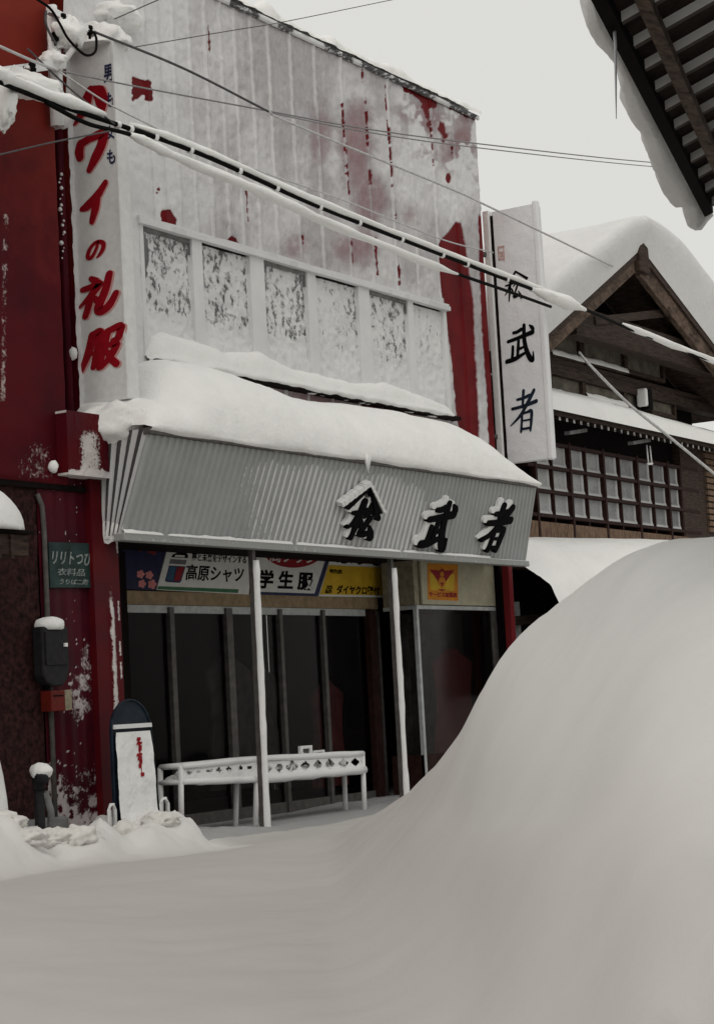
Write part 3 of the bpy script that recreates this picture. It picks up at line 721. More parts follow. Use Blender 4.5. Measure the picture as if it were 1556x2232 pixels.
# sill: dark flashing below the snow
mb = MB(); mb.box(WX0 + .0, WX1 + .02, YW - .13, YW + .02, WZ0 - .05, WZ0 - .008)
mb.build('window_sill', M['dark'], shop)
us = np.arange(WX0 - .03, WX1 + .05, .03); th = np.linspace(-PI * .45, PI * .5, 15)
def sill_fn(U, V):
    pxx, pyy = pj(np.stack([U, U * 0 + YW, U * 0 + WZ0], -1))
    hh = np.interp(pxx, [300, 330, 420, 480, 560, 640, 760, 830, 900, 990], [.30, .32, .27, .22, .30, .20, .17, .24, .19, .12]) + (fbm(U * 3, U * 0, 2.) - .5) * .07
    dp = 0.17 + (fbm(U * 2.2, U * 0, 7.) - .5) * .09 + (fbm(U * 6, V * 2, 3.) - .5) * .03
    ee = np.clip(np.minimum(U - WX0 + .031, WX1 + .03 - U) / .28, 0.02, 1) ** .5; hh = hh * ee; dp = .05 + (dp - .05) * ee
    c, s_ = np.cos(V), np.sin(V)
    y = YW + .03 - dp * np.abs(c) ** .7 * np.sign(c) - .03 * (s_ < 0)
    z = WZ0 + np.where(s_ > 0, hh * np.abs(s_) ** .9, .045 * s_ * (0.5 + fbm(U * 7, U * 0, 9.)))
    return np.stack([U, y, z], -1)
P, f = grid(us, th, sill_fn)
o = mesh_np('sill_snow', P, f, M['snow_roof']); tag(o, 'long roll of snow lying on the sill of the upper windows', 'snow')

# ------------------------------------------------ canopy
CX0, CX1 = 0.10, 7.90
CXT = CX1 - 0.30                                             # top edge ends sooner than the bottom
CZ0, CZ1 = 2.73, 3.64
CY0, CY1 = 0.0, -0.37                                        # bottom and top of the leaning face
PITCH = 0.098
def corr(t): return 0.5 - 0.5 * np.sign(np.cos(2 * PI * t)) * np.abs(np.cos(2 * PI * t)) ** 0.45
us = np.arange(CX0, CX1 + .001, PITCH / 10); vs = np.linspace(0, 1, 12)
def can_fn(U, V):
    d = 0.020 * corr((U - CX0) / PITCH) + .016 * (fbm(U * 1.1, V * 1.5, 3.) - .5) + .004 * (np.floor((U - CX0) / (PITCH * 8)) % 2)
    return np.stack([U - 0.30 * (V) * np.maximum(U - 4, 0) / 3.9, CY0 + (CY1 - CY0) * V - d, CZ0 + (CZ1 - CZ0) * V], -1)
P, f = grid(us, vs, can_fn); px, py = pj(P)
ph = ((np.repeat(us, 12) - CX0) / PITCH) % 1.0
vv = np.tile(vs, len(us))
flank = np.exp(-((ph - .25) / .11) ** 2)
amt = np.interp(px, [320, 420, 520, 600, 700, 900, 940, 1180], [.05, .18, .42, .75, 1.0, .95, .22, .15]) * sst(.98, .72, vv + .12 * (fbm(px / 30., py / 30.) - .5))
amt = amt * (0.55 + 0.9 * fbm(px / 22., py / 50., 2.))
cb = 1.0 - np.clip(amt * flank * 1.25, 0, 1) * .9 + .0
canopy = mesh_np('canopy', P, f, M['galv'], shop, cb, smooth=False)
# left end of the canopy
us = np.linspace(0, 1, 60); vs = np.linspace(0, 1, 10)
def cend_fn(U, V):
    yf = CY0 + (CY1 - CY0) * V; yb = 0.22
    y = yf + (yb - yf) * U
    return np.stack([CX0 - 0.012 * corr(U * 5.0), y, CZ0 + (CZ1 - CZ0) * V], -1)
P, f = grid(us, vs, cend_fn)
u_ = np.repeat(us, 10); v_ = np.tile(vs, 60)
cb = 0.9 - 0.9 * (np.sin(u_ * 5 * 2 * PI + .9) > .0) + (fbm(u_ * 12, v_ * 5, 3.) - .5) * .55 - .5 * sst(.30, .06, v_ + .3 * (u_ < .6)) 
mesh_np('canopy_end', P, f, M['endfrost'], shop, np.clip(cb, 0, 1))
mb = MB()
mb.hexa([(CX1 - .003, CY0 + .002, CZ0), (CX1 + .0, CY0, CZ0), (CX1, YW, CZ0), (CX1 - .004, YW, CZ0), (CXT - .003, CY1, CZ1), (CXT, CY1, CZ1), (CXT, YW, CZ1), (CXT - .004, YW, CZ1)], 1.0)
mb.build('canopy_end', M['galv'], shop)
tr_ = MB()
tr_.hexa([(CX0 - .02, CY0 - .065, CZ0 - .055), (CX1 + .02, CY0 - .065, CZ0 - .055), (CX1 + .02, CY0 + .05, CZ0 - .055), (CX0 - .02, CY0 + .05, CZ0 - .055),
          (CX0 - .02, CY0 - .065, CZ0 + .012), (CX1 + .02, CY0 - .065, CZ0 + .012), (CX1 + .02, CY0 + .05, CZ0 + .012), (CX0 - .02, CY0 + .05, CZ0 + .012)])
tr_.build('canopy_trim', M['trim'], canopy, bevel=.006)
tp = MB(); tp.box(CX0 - .015, CXT + .01, CY1 - .035, CY1 + .05, CZ1 - .055, CZ1 + .004)
tp.build('canopy_trim', M['alu'], canopy, bevel=.006)
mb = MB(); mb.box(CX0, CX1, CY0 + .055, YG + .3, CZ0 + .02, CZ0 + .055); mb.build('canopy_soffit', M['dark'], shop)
mb = MB(); mb.box(CX0 + .02, CXT - .02, CY1 + .06, YW - .04, CZ1 - .05, CZ1 - .02); mb.build('canopy_roof', M['dark'], shop)
# rime along the bottom trim
us = np.arange(CX0 - .02, on(1060, 1220, 0)[0], .02); th = np.linspace(0, PI, 7)
def rl_fn(U, V):
    gap = ((np.floor(U / .9) * .37) % 1.0)
    h = .014 + .030 * fbm(U * 6, U * 0, 3.) ; h = h * (1 - 0.9 * (np.abs((U + .3) % 2.1 - 1.0) < .05))
    return np.stack([U, CY0 - .045 - .026 * np.cos(V), CZ0 + .011 + h * np.sin(V)], -1)
P, f = grid(us, th, rl_fn)
o = mesh_np('trim_snow', P, f, M['snow_roof']); tag(o, 'narrow line of snow caught along the bottom trim of the grey canopy', 'snow')
# lettering standing off the canopy face, with snow lodged on it
nface = np.array([0, -(CZ1 - CZ0), -(CY0 - CY1)]); nface = nface / np.linalg.norm(nface)
up = np.array([0, CY1 - CY0, CZ1 - CZ0]); upn = up / np.linalg.norm(up)
def can_frame(px0, py0, px1, py1):
    c = None
    def hit(px_, py_):
        d = ray(px_, py_); P0 = np.array([0, CY0, CZ0]); t = np.dot(P0 - CAM, nface) / np.dot(d, nface); return CAM + d * t
    l, r_ = hit(px0, (py0 + py1) / 2), hit(px1, (py0 + py1) / 2)
    t_, b_ = hit((px0 + px1) / 2, py0), hit((px0 + px1) / 2, py1)
    hgt = np.dot(t_ - b_, upn); bl = np.dot(b_ - np.array([0, CY0, CZ0]), upn)
    P0 = np.array([l[0], CY0, CZ0]) + upn * bl
    return P0, np.array([r_[0] - l[0], 0, 0]), upn * hgt, nface
letters = [('matsu', (752, 1088, 812, 1172)), ('bu', (918, 1092, 974, 1194)), ('sha', (1048, 1098, 1099, 1195))]
for k, bx in letters:
    fr_ = can_frame(*bx)
    mb = brush(MB(), k, fr_, 0.02, 0.075, 1.10, 0.10); lt = mb.build('shop_letter', M['black'], canopy)
    P0, U, V, Nn = fr_
    sh = (P0 - U * 0.13 + V * 0.075, U, V * 1.0, Nn)
    mb = brush(MB(), k, sh, 0.015, 0.055, 1.32, 0.10); fix(mb.build('letter_snow', M['letter_snow'], lt))
P0, U, V, Nn = can_frame(733, 1050, 832, 1112)
rf = MB()
rf.prism([(.08, .08), (.5, .98), (.56, .86), (.20, .02)], P0, U, V, Nn, .02, .085)
rf.prism([(.56, .865), (.5, .98), (.98, .0), (.80, .0)], P0, U, V, Nn, .021, .086)
rfm = fix(rf.build('roof_mark', M['black'], canopy))
rs = MB()
for k in range(12):
    t0, t1 = k / 12, (k + 1) / 12
    w0, w1 = .10 + .05 * RNG.rand(), .10 + .05 * RNG.rand()
    a = (.02 + .48 * t0, .14 + .86 * t0); c = (.02 + .48 * t1, .14 + .86 * t1)
    rs.prism([(a[0] + .02, a[1] - .03), (c[0] + .02, c[1] - .03), (c[0] - .03, c[1] + w1), (a[0] - .03, a[1] + w0)], P0, U, V, Nn, .018, .098 + .004 * (k % 2))
    a = (.5 + .5 * t0, 1 - .95 * t0); c = (.5 + .5 * t1, 1 - .95 * t1)
    rs.prism([(a[0], a[1] - .02), (c[0], c[1] - .02), (c[0] + .02, c[1] + .07), (a[0] + .02, a[1] + .07)], P0, U, V, Nn, .018, .094 + .004 * (k % 2))
fix(rs.build('letter_snow', M['letter_snow'], rfm))
# deep snow on the canopy
cp = np.array([(246, 872), (285, 800), (315, 786), (380, 792), (440, 812), (480, 832), (560, 862), (640, 873), (720, 880), (800, 893), (880, 912), (960, 933), (1000, 955), (1040, 985), (1075, 996)], float)
cX = np.array([on(a, b_, YW)[0] for a, b_ in cp]); cZ = np.array([on(a, b_, YW)[2] for a, b_ in cp])
us = np.concatenate([np.arange(CX0 - .02, CXT + .02, .035), [CXT + .025, CXT + .04]]); th = np.linspace(0, 1, 26)
def cs_fn(U, V):
    zt = np.interp(U, cX, cZ)
    yf = CY1 - .045 - .035 * fbm(U * 2.5, U * 0, 4.)
    lip = .035 + .05 * (fbm(U * 1.8, U * 0, 6.) - .35)
    H = np.maximum(zt - CZ1, .05)
    endf = np.sqrt(np.clip((CXT + .05 - U) / .9, 0, 1)) * np.sqrt(np.clip((U - CX0 + .02) / .30, 0, 1))
    a = np.clip((V - .12) / .88, 0, 1)
    y = np.where(V < .12, yf + .05 * (1 - V / .12) ** 2, yf + (YW - .0 - yf) * (1 - np.cos(a * PI / 2)) ** .95 * .97 + .03 * a * (YW - yf))
    z = np.where(V < .12, CZ1 - lip * (1 - V / .12), CZ1 + H * np.sin(a * PI / 2) ** .95 * (0.06 + .94 * endf))
    b_ = (fbm(U * 1.3, V * 2, 5.) - .5) * .10 + (fbm(U * 7, V * 9, 2.) - .5) * .02
    return np.stack([U, y - b_ * .4 * (V > .1), z + b_ * np.sin(np.clip(a, 0, 1) * PI)], -1)
P, f = grid(us, th, cs_fn)
o = mesh_np('canopy_snow', P, f, M['snow_roof']); tag(o, 'deep smooth bank of snow heaped on top of the grey corrugated canopy', 'snow')
ic = MB(); q = on(801, 1002, CY1 - .05)
ic.tube([q + np.array([-.02, 0, .05]), q + np.array([-.015, 0, -.03]), q + np.array([.01, 0, -.14])], [.035, .022, .004], 8)
ic.tube([q + np.array([.03, 0, .05]), q + np.array([.03, 0, -.02]), q + np.array([.025, 0, -.09])], [.03, .016, .003], 8)
o = ic.build('icicle', M['letter_snow'], None, True); tag(o, 'small forked icicle hanging from the canopy snow above the roof-mark letter', 'icicle')
ic = MB()
for p_, l_ in ((563, .02), (1053, .06), (1096, .05)):
    pass
# canopy posts (snow plastered)
def post(px0, py0, px1, py1, lab):
    b_ = on(px1, py1, 0.06); t_ = on(px0, py0, 0.06)
    t = tag(empty('canopy_post', (b_[0], .06, -.1)), lab, 'post', 'thin posts holding up the front of the canopy')
    n = 26; pts = [(b_[0] + (t_[0] - b_[0]) * i / n, .06, -.1 + (CZ0 - .05 + .1) * i / n) for i in range(n + 1)]
    mb = MB(); mb.bar(pts[0], pts[-1], .05, .05, (0, 1, 0)); mb.build('pole', M['alu'], t)
    sn = MB(); sp_ = [(x + .022, y - .025, z) for x, y, z in pts]
    sn.tube(sp_[:-1], [.034 + .010 * float(vnoise(i * .8, px0, 1.)) for i in range(n)], 9, wob=.14, sx=1.0)
    sn.build('snow_crust', M['letter_snow'], t, True)
post(548, 1200, 574, 1812, 'white snow-crusted post in front of the snowy rack and the glass doors')
post(850, 1225, 877, 1720, 'white snow-crusted post to the right of the rack, near the yellow sign')

# ------------------------------------------------ ground floor front
ZB = 2.20
xg0, xg1 = on(268, 1500, YG)[0] - .25, on(826, 1500, YG)[0]
ent = MB(); ent.box(xg0, xg1, YG - .05, YG + .015, ZB + .02, ZB + .155); ent.build('door_beam', M['ochre'], shop, bevel=.006)
ent = MB(); ent.box(xg0, xg1, YG - .02, YG + .04, ZB - .06, ZB + .019); ent.build('door_transom', M['palealu'], shop, bevel=.004)
def mull(px_, w, mat, name='door_frame', y0=YG - .05, y1=YG + .04):
    x = on(px_, 1550, YG)[0]
    mb = MB(); mb.box(x - w / 2, x + w / 2, y0, y1, 0.0, ZB - .001 if y0 > YG - .055 else ZB + .016); return mb.build(name, mat, shop, bevel=.004)
mpx = [376, 502, 615, 709]
for p_, w in zip(mpx, (.075, .11, .06, .06)): mull(p_, w, M['alu'])
mull(812, .15, M['redwood'], 'entrance_pillar', YG - .075, YG + .06)
mull(831, .05, M['alu'], 'door_frame', YG - .03, YG + .05)
xs_ = [xg0] + [on(p_, 1550, YG)[0] for p_ in mpx] + [on(808, 1550, YG)[0]]
for i in range(5):
    mb = MB(); mb.box(xs_[i] + .02, xs_[i + 1] - .02, YG, YG + .008, .12, ZB - .06); mb.build('door_glass', M['glass'], shop)
mb = MB(); mb.box(xg0, xg1, YG - .03, YG + .045, -.15, .115); mb.build('door_sill', M['alu'], shop, bevel=.005)
mb = MB(); mb.box(xg0, xg0 + .28, YG - .075, YG + .05, 0, CZ0); mb.build('door_frame', M['dark'], shop)
# display bay on the right, its left side turned to the viewer
YB = 0.58
xb0, xb1 = on(916, 1500, YB)[0], min(on(1084, 1300, YB)[0], XR - .16)
ZL = on(1000, 1322, YB)[2]
YBB = onX(834, 1270, xb0)[1]                                 # how far back the side of the bay runs
mb = MB(); mb.box(xb0 - .02, xb0 + .03, YB - .02, YB + .03, .0, ZL); mb.build('bay_frame', M['palealu'], shop, bevel=.004)
mb = MB(); mb.box(xb1 - .1, xb1 + .02, YB - .025, YB + .05, .0, ZL + .5); mb.build('bay_frame', M['alu'], shop, bevel=.004)
mb = MB(); mb.box(xb0 - .03, xb1, YB - .03, YB + .02, ZL - .045, ZL); mb.box(xb0 - .03, xb0 + .02, YB + .021, YBB, ZL - .045, ZL); mb.build('bay_frame', M['palealu'], shop, bevel=.004)
mb = MB(); mb.box(xb0 + .03, xb1 - .1, YB, YB + .008, .5, ZL - .045); mb.build('bay_glass', M['glass'], shop)
mb = MB(); mb.box(xb0, xb0 + .008, YB + .03, YBB, .5, ZL - .045); mb.build('bay_glass', M['glass'], shop)
mb = MB(); mb.box(xb0 - .02, xb1, YB - .01, YB + .04, -.1, .5); mb.box(xb0 - .015, xb0 + .02, YB + .041, YBB, -.1, .5); mb.build('bay_plinth', M['redwood'], shop)
mb = MB(); mb.box(xb0 - .012, xb1, YB + .0, YBB, ZL + .001, CZ0 + .018); mb.build('bay_head', M['buff'], shop)
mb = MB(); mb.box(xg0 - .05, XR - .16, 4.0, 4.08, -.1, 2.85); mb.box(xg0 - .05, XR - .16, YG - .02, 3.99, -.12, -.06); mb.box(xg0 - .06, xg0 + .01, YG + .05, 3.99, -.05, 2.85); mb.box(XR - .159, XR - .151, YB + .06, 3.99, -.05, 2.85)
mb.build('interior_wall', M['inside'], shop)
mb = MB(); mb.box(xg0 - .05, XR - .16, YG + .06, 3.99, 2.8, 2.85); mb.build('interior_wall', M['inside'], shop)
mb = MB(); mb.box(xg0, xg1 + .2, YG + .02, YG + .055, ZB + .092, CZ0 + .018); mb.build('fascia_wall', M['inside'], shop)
# red post and white downpipe at the right-hand corner
xr = on(1108, 1300, .35)[0]
mb = MB(); mb.box(xr - .05, xr + .05, .30, .40, -.1, CZ0 + .02); mb.build('corner_post', M['redpost'], shop, bevel=.01)
mb = MB(); mb.tube([(xr + .13, .42, -.1), (xr + .13, .42, 2.7)], .035, 10); mb.build('downpipe', M['palealu'], shop, True)
mb = MB(); mb.box(xr + .051, XR + .02, .48, .56, -.1, 2.75); mb.build('return_wall', M['dark'], shop)

# ================================================================== SIGNS ON THE SHOP
# projecting sign at the left end
SX = 0.28
def sign_box(name, label, px_att, px_out, top, bot, X, thick, tpx=None):
    P0, U, V, Nn = frame(px_att, top, px_out, bot, X=X)
    return P0, U, V, Nn
a0, a1 = onX(172, 885, SX), onX(280, 880, SX); t0 = onX(150, 118, SX)
LS = thing('projecting_sign', (SX, a0[1], a0[2]), 'tall white projecting sign with red slanted Japanese lettering and small navy characters', 'sign')
yA, yO, zB_, zT_ = a0[1], a1[1], a0[2], t0[2] + .02
mb = MB(); mb.box(SX, SX + .17, yO, yA, zB_, zT_); bd = mb.build('sign_box', M['sign'], LS, bevel=.012)
mb = MB(); mb.box(SX - .012, SX - .0005, yA - .035, yA + .012, zB_ - .01, zT_ + .01); mb.box(SX, SX + .17, yA + .0005, yA + .012, zB_, zT_); mb.build('sign_edge', M['signside'], LS, bevel=.004)
mb = MB(); mb.box(SX - .008, SX - .0005, yO - .004, yO + .022, zB_, zT_); mb.box(SX - .008, SX - .0005, yO + .023, yA - .036, zB_ - .004, zB_ + .03); mb.build('sign_edge', M['sign'], LS, bevel=.003)
for k, bx in (('ha', (163, 190, 233, 264)), ('wa', (166, 295, 230, 370)), ('i', (175, 400, 231, 483)), ('no', (190, 523, 229, 563)), ('rei', (174, 602, 254, 684)), ('fuku', (181, 717, 263, 802))):
    P0, U, V, Nn = frame(*bx, X=SX)
    fix(brush(MB(), k, (P0 + U * .045 - V * .02, U, V, Nn), .0005, .003, 1.15, .16).build('letter_outline', M['pinkedge'], LS))
    fix(brush(MB(), k, (P0, U, V, Nn), .0005, .008, 1.10, .16).build('letter', M['redletter'], LS))
for ch, bx in (('男', (226, 139, 247, 178)), ('も', (231, 200, 249, 232)), ('女', (232, 272, 250, 303)), ('も', (234, 325, 252, 357))):
    text('letter', ch, frame(*bx, X=SX), M['navy'], LS, .003, .025)
lump('sign_snow', (SX + .09, (yA + yO) / 2, zT_ + .02), (.22, .36, .20), M['snow_roof'], seed=3.3, amp=.35, flat=-.03)
tag(bpy.data.objects['sign_snow'], 'lump of snow sitting on top of the sign with red lettering', 'snow')
for z in (zB_ + .55, zT_ - .6):
    mb = MB(); mb.bar((SX + .08, yA + .0, z), (SX + .08, yA + .14, z), .05, .05); mb.build('bracket', M['alu'], LS)
# projecting sign at the right end
RX = 8.69
b0, b1 = onX(1105, 1010, RX), onX(1203, 1008, RX); t1 = onX(1070, 462, RX)
RS = thing('projecting_sign', (RX, b0[1], b0[2]), 'tall frosted white projecting sign with black brush characters beside the timber house', 'sign')
ryA, ryO, rzB, rzT = b0[1] - .0, b1[1], b0[2], t1[2]
us = np.linspace(ryO, ryA, 60); vs = np.linspace(rzB, rzT, 260)
def rs_fn(U, V):
    return np.stack([RX - .012 * fbm(U * 9, V * 9, 4.), U + .014 * (fbm(V * 8, V * 0, 3.) - .5) * ((U == ryO) | (U == ryA)), V], -1)
P, f = grid(us, vs, rs_fn)
mesh_np('sign_face', P, f, M['rimesign'], RS, .02 + .16 * fbm(P[:, 1] * 5, P[:, 2] * 5, 7.))
mb = MB(); mb.box(RX + .004, RX + .15, ryO, ryA, rzB, rzT, .04); mb.build('sign_box', M['rimesign'], RS, bevel=.02)
mb = MB(); mb.box(RX - .02, RX + .06, ryO - .03, ryO + .05, rzB - .02, rzT + .04, .05); mb.build('sign_edge', M['rimesign'], RS, bevel=.02)
for k, bx, c, ft in (('matsu', (1101, 602, 1140, 654), 'black', .62), ('bu', (1105, 710, 1166, 790), 'black', .80), ('sha', (1113, 852, 1172, 938), 'board_dark', .66)):
    mb = brush(MB(), k, frame(*bx, X=RX), .0, .012, ft, .12); fix(mb.build('letter', M[c], RS))
P0, U, V, Nn = frame(1107, 588, 1152, 614, X=RX)
mb = MB(); mb.prism([(0, .12), (.38, 1.0), (.44, .84), (.08, .02)], P0, U, V, Nn, 0, .012); mb.prism([(.40, .80), (.40, 1.0), (1.0, .22), (.92, .02)], P0, U, V, Nn, 0, .0125)
fix(mb.build('roof_mark', M['black'], RS))
for j, (x0, y0, x1, y1) in enumerate([(1086, 536, 1100, 540), (1086, 536, 1088, 566), (1098, 537, 1100, 568), (1088, 548, 1098, 551), (1087, 562, 1099, 566), (1090, 553, 1097, 559)]):
    P0, U, V, Nn = frame(x0, y0, x1, y1, X=RX); mb = MB(); mb.prism([(0, 0), (1, 0), (1, 1), (0, 1)], P0, U, V, Nn, 0, .012 + .0004 * j); fix(mb.build('seal', M['seal'], RS))
wp0, wp1 = on(1066, 466, .56), on(1100, 1000, .56)
mb = MB(); mb.box(RX - .05, RX + .05, .575, .665, rzB - .05, rzT + .02); mb.build('sign_pole', M['letter_snow'], RS, bevel=.012)
mb = MB(); mb.box(RX - .012, RX + .05, .535, .574, rzB - .05, rzT - .05); mb.build('sign_edge', M['dark'], RS)
for z in (rzB + .35, rzT - .55):
    mb = MB(); mb.bar((XR - .02, .66, z), (RX, .66, z), .05, .05); mb.build('bracket', M['alu'], RS)

# sign boards over the doors
YS = YG - .055
zs0, zs1 = ZB + .093, CZ0 + .0
def skew(pxs):                                                # photograph outline -> prism on the fascia
    return [on(a, b_, YS) for a, b_ in pxs]
def plate(name, pts, mat, parent, d0, d1):
    P = [np.array([p[0], YS, p[2]]) for p in skew(pts)]
    mb = MB(); n = len(P); vs = [p + np.array([0, -d0, 0]) for p in P] + [p + np.array([0, -d1, 0]) for p in P]
    mb.add(vs, [tuple(range(n)), tuple(range(2 * n - 1, n - 1, -1))] + [(i, n + i, n + (i + 1) % n, (i + 1) % n) for i in range(n)])
    return fix(mb.build(name, mat, parent))
def base(px, py): p = on(px, py, YS); return (p[0], YS, p[2])
def ring(cx, cy, rx, ry, n=20, a0=0.0): return [(cx + rx * math.cos(2 * PI * k / n + a0), cy + ry * math.sin(2 * PI * k / n + a0)) for k in range(n)]
def blossom(parent, cx, cy, r, mat, d1):
    out_ = []
    for k in range(40):
        a = 2 * PI * k / 40
        rr = r * (.70 + .30 * abs(math.cos(2.5 * a)))
        out_.append((cx + rr * math.cos(a), cy + rr * 1.08 * math.sin(a)))
    plate('blossom', out_, mat, parent, 0.012, d1)
s1 = thing('shop_sign', base(310, 1290), 'dark navy sign board with pink blossoms at the left end over the doors', 'sign', 'sign boards over the shop doors')
plate('panel', [(262, 1168), (366, 1176), (336, 1287), (262, 1284)], M['poster_navy'], s1, 0, .012)
for x, y, r, c, d in ((304, 1252, 9, 'poster_pink', .015), (323, 1254, 9, 'poster_pink', .0154), (307, 1273, 9, 'poster_pink', .0158), (329, 1274, 10, 'poster_pink', .0162), (330, 1197, 13, 'poster_red', .0166), (302, 1192, 10, 'poster_red', .0170), (285, 1189, 8, 'poster_red', .0174)):
    blossom(s1, x, y, r, M[c], d)
s2 = thing('shop_sign', base(440, 1290), 'white sign board with a blue and red bottle logo and a green lower band', 'sign', 'sign boards over the shop doors')
plate('panel', [(368, 1176), (548, 1188), (540, 1296), (339, 1286)], M['poster_white'], s2, 0, .014)
plate('band', [(343, 1278), (518, 1285), (516, 1293), (340, 1285)], M['poster_green'], s2, .014, .016)
for k in range(9):
    x = 404 + k * 14.5; y = 1189 + k * .75
    plate('zigzag', [(x - 8, y - 4), (x + 8, y - 3), (x + 1, y + 9)], M['black'] if k % 3 else M['poster_grey'], s2, .014, .016 + .0003 * k)
plate('logo', [(388, 1188), (400, 1188), (402, 1204), (407, 1210), (407, 1217), (371, 1215), (374, 1209), (386, 1204)], M['black'], s2, .014, .0165)
plate('logo', [(380, 1210), (400, 1211), (399, 1215), (377, 1214)], M['poster_white'], s2, .0166, .018)
plate('logo', [(369, 1219), (404, 1221), (402, 1231), (366, 1229)], M['poster_grey'], s2, .014, .0165)
plate('logo', [(366, 1233), (402, 1235), (392, 1268), (388, 1271), (360, 1269), (357, 1266)], M['navy'], s2, .014, .0160)
plate('logo', [(368, 1235), (381, 1236), (374, 1265), (362, 1265), (360, 1262)], M['poster_blue'], s2, .0161, .0170)
plate('logo', [(384, 1236), (399, 1237), (390, 1264), (386, 1267), (376, 1266)], M['poster_scarlet'], s2, .0161, .0172)
text('lettering', '夢と未来をデザインする', (lambda q: (q[0], q[1], q[2], q[3]))(frame(416, 1209, 534, 1226, Y=YS)), M['black'], s2, .003, .02, .012, lift=.0145)
text('lettering', '高原シャツ', frame(403, 1233, 528, 1268, Y=YS), M['black'], s2, .003, .018, .04, lift=.0145)
s3 = thing('shop_sign', base(620, 1295), 'white sign board with a red oval above large black Japanese characters', 'sign', 'sign boards over the shop doors')
plate('panel', [(554, 1186), (720, 1196), (690, 1300), (550, 1296)], M['navy'], s3, 0, .012)
plate('panel', [(556, 1187), (714, 1197), (683, 1294), (556, 1290)], M['poster_white'], s3, .012, .015)
plate('oval', ring(637, 1196, 68, 42, 40), M['poster_scarlet'], s3, .015, .017)
text('lettering', '高ブラン', frame(586, 1196, 686, 1228, Y=YS), M['poster_white'], s3, .003, .01, .05, lift=.0172)
text('lettering', '学 生 服', frame(560, 1244, 680, 1286, Y=YS), M['black'], s3, .003, .035, .05, lift=.0155)
s4 = thing('shop_sign', base(770, 1300), 'yellow sign board with a white upper strip and black Japanese lettering', 'sign', 'sign boards over the shop doors')
plate('panel', [(724, 1197), (838, 1204), (842, 1296), (836, 1303), (692, 1300)], M['poster_white'], s4, 0, .012)
plate('panel', [(714, 1232), (838, 1238), (840, 1268), (832, 1298), (695, 1296)], M['poster_yellow'], s4, .012, .015)
text('lettering', 'ふすま', frame(731, 1206, 836, 1232, Y=YS), M['black'], s4, .003, .03, .03, lift=.0126)
text('lettering', '特約店', frame(716, 1241, 743, 1251, Y=YS), M['black'], s4, .003, .03, lift=.0155)
text('lettering', '衣料', frame(709, 1276, 722, 1285, Y=YS), M['black'], s4, .003, .03, lift=.0155)
text('lettering', '品用', frame(706, 1285, 720, 1294, Y=YS), M['black'], s4, .003, .03, lift=.0155)
text('lettering', 'ダイヤクロ製付', frame(731, 1277, 824, 1297, Y=YS), M['black'], s4, .003, .03, .02, lift=.0155)
# emblem panel on the display bay
YE = YB - .008
pb0, pb1 = on(912, 1240, YE)[0], min(on(1080, 1240, YE)[0], XR - .17)
s5 = thing('emblem_sign', (pb0, YE, ZL), 'cream fascia sign with an orange square carrying a red winged emblem', 'sign')
mb = MB(); mb.box(pb0, pb1, YE - .03, YE, ZL + .012, CZ0 + .017); mb.build('panel', M['emblem_white'], s5, bevel=.005)
YS_keep = YS; YS = YE - .03
plate('emblem_panel', [(931, 1228), (997, 1231), (998, 1310), (932, 1307)], M['poster_orange'], s5, .0005, .004)
plate('emblem_panel', [(936, 1250), (990, 1252), (988, 1288), (938, 1286)], M['poster_yellow'], s5, .0041, .0048)
plate('emblem', [(935, 1241), (957, 1244), (961, 1240), (964, 1240), (968, 1244), (989, 1243), (979, 1256), (972, 1266), (968, 1272), (956, 1272), (952, 1265), (945, 1255)], M['poster_scarlet'], s5, .005, .007)
plate('emblem', ring(962, 1252, 4, 6, 16), M['poster_orange'], s5, .0071, .0086)
plate('emblem', [(957, 1259), (967, 1259), (971, 1272), (962, 1284), (953, 1272)], M['poster_orange'], s5, .0071, .0090)
plate('emblem', [(958, 1270), (966, 1270), (962, 1280)], M['poster_scarlet'], s5, .0091, .0098)
plate('emblem', [(952, 1284), (972, 1285), (962, 1289)], M['poster_scarlet'], s5, .005, .0074)
text('lettering', 'サービス加盟店', frame(934, 1291, 995, 1302, Y=YS), M['poster_scarlet'], s5, .003, .03, lift=.0045)
YS = YS_keep
# clothes behind the bay glass
def garment(name, x, y, z0, z1, w, mat, label, seed, dp=.55):
    us = np.linspace(0, 2 * PI, 40); vs = np.linspace(0, 1, 24)
    def fn(U, V):
        ww = np.interp(V, [0, .5, .72, .88, .95, 1.0], [w * 1.05, w * .8, w * .88, w * 1.0, w * .45, w * .22]) * (1 + .10 * np.sin(U * 7 + seed) * (1 - V))
        return np.stack([x + ww * np.cos(U), y + ww * dp * np.sin(U), z0 + (z1 - z0) * V + .02 * fbm(U, V * 3, seed)], -1)
    P, f = grid(us, vs, fn); o = mesh_np(name, P, f, M[mat]); tag(o, label, 'clothes'); return o
q = on(916, 1560, YG + .25); garment('hanging_coat', q[0] + .1, YG + .3, .45, 1.62, .22, 'cloth_tan', 'tan coat shown behind the glass beside the display bay frame', 2.)
q = on(1010, 1500, YB + .4); garment('hanging_dress', (xb0 + xb1) / 2 + .22, YB + .22, .4, 1.72, .50, 'cloth_red', 'dull red garment shown in the right-hand display bay under the emblem sign', 5., .12)
us = np.linspace(xb0 + .25, xb1 - .06, 80); vs = np.linspace(.45, ZL - .06, 6)
P, f = grid(us, vs, lambda U, V: np.stack([U, YB + .48 + .03 * np.sin(U * 34) + .02 * np.sin(U * 13), V], -1)); o = mesh_np('display_curtain', P, f, M['cloth_dark']); tag(o, 'grey pleated curtain hanging behind the red garment in the display bay', 'curtain')
q = on(660, 1560, YG + .5); garment('hanging_coat', q[0], YG + .16, .2, 1.40, .34, 'cloth_red', 'dim dark red garment behind the door glass above the rack', 7., .25)
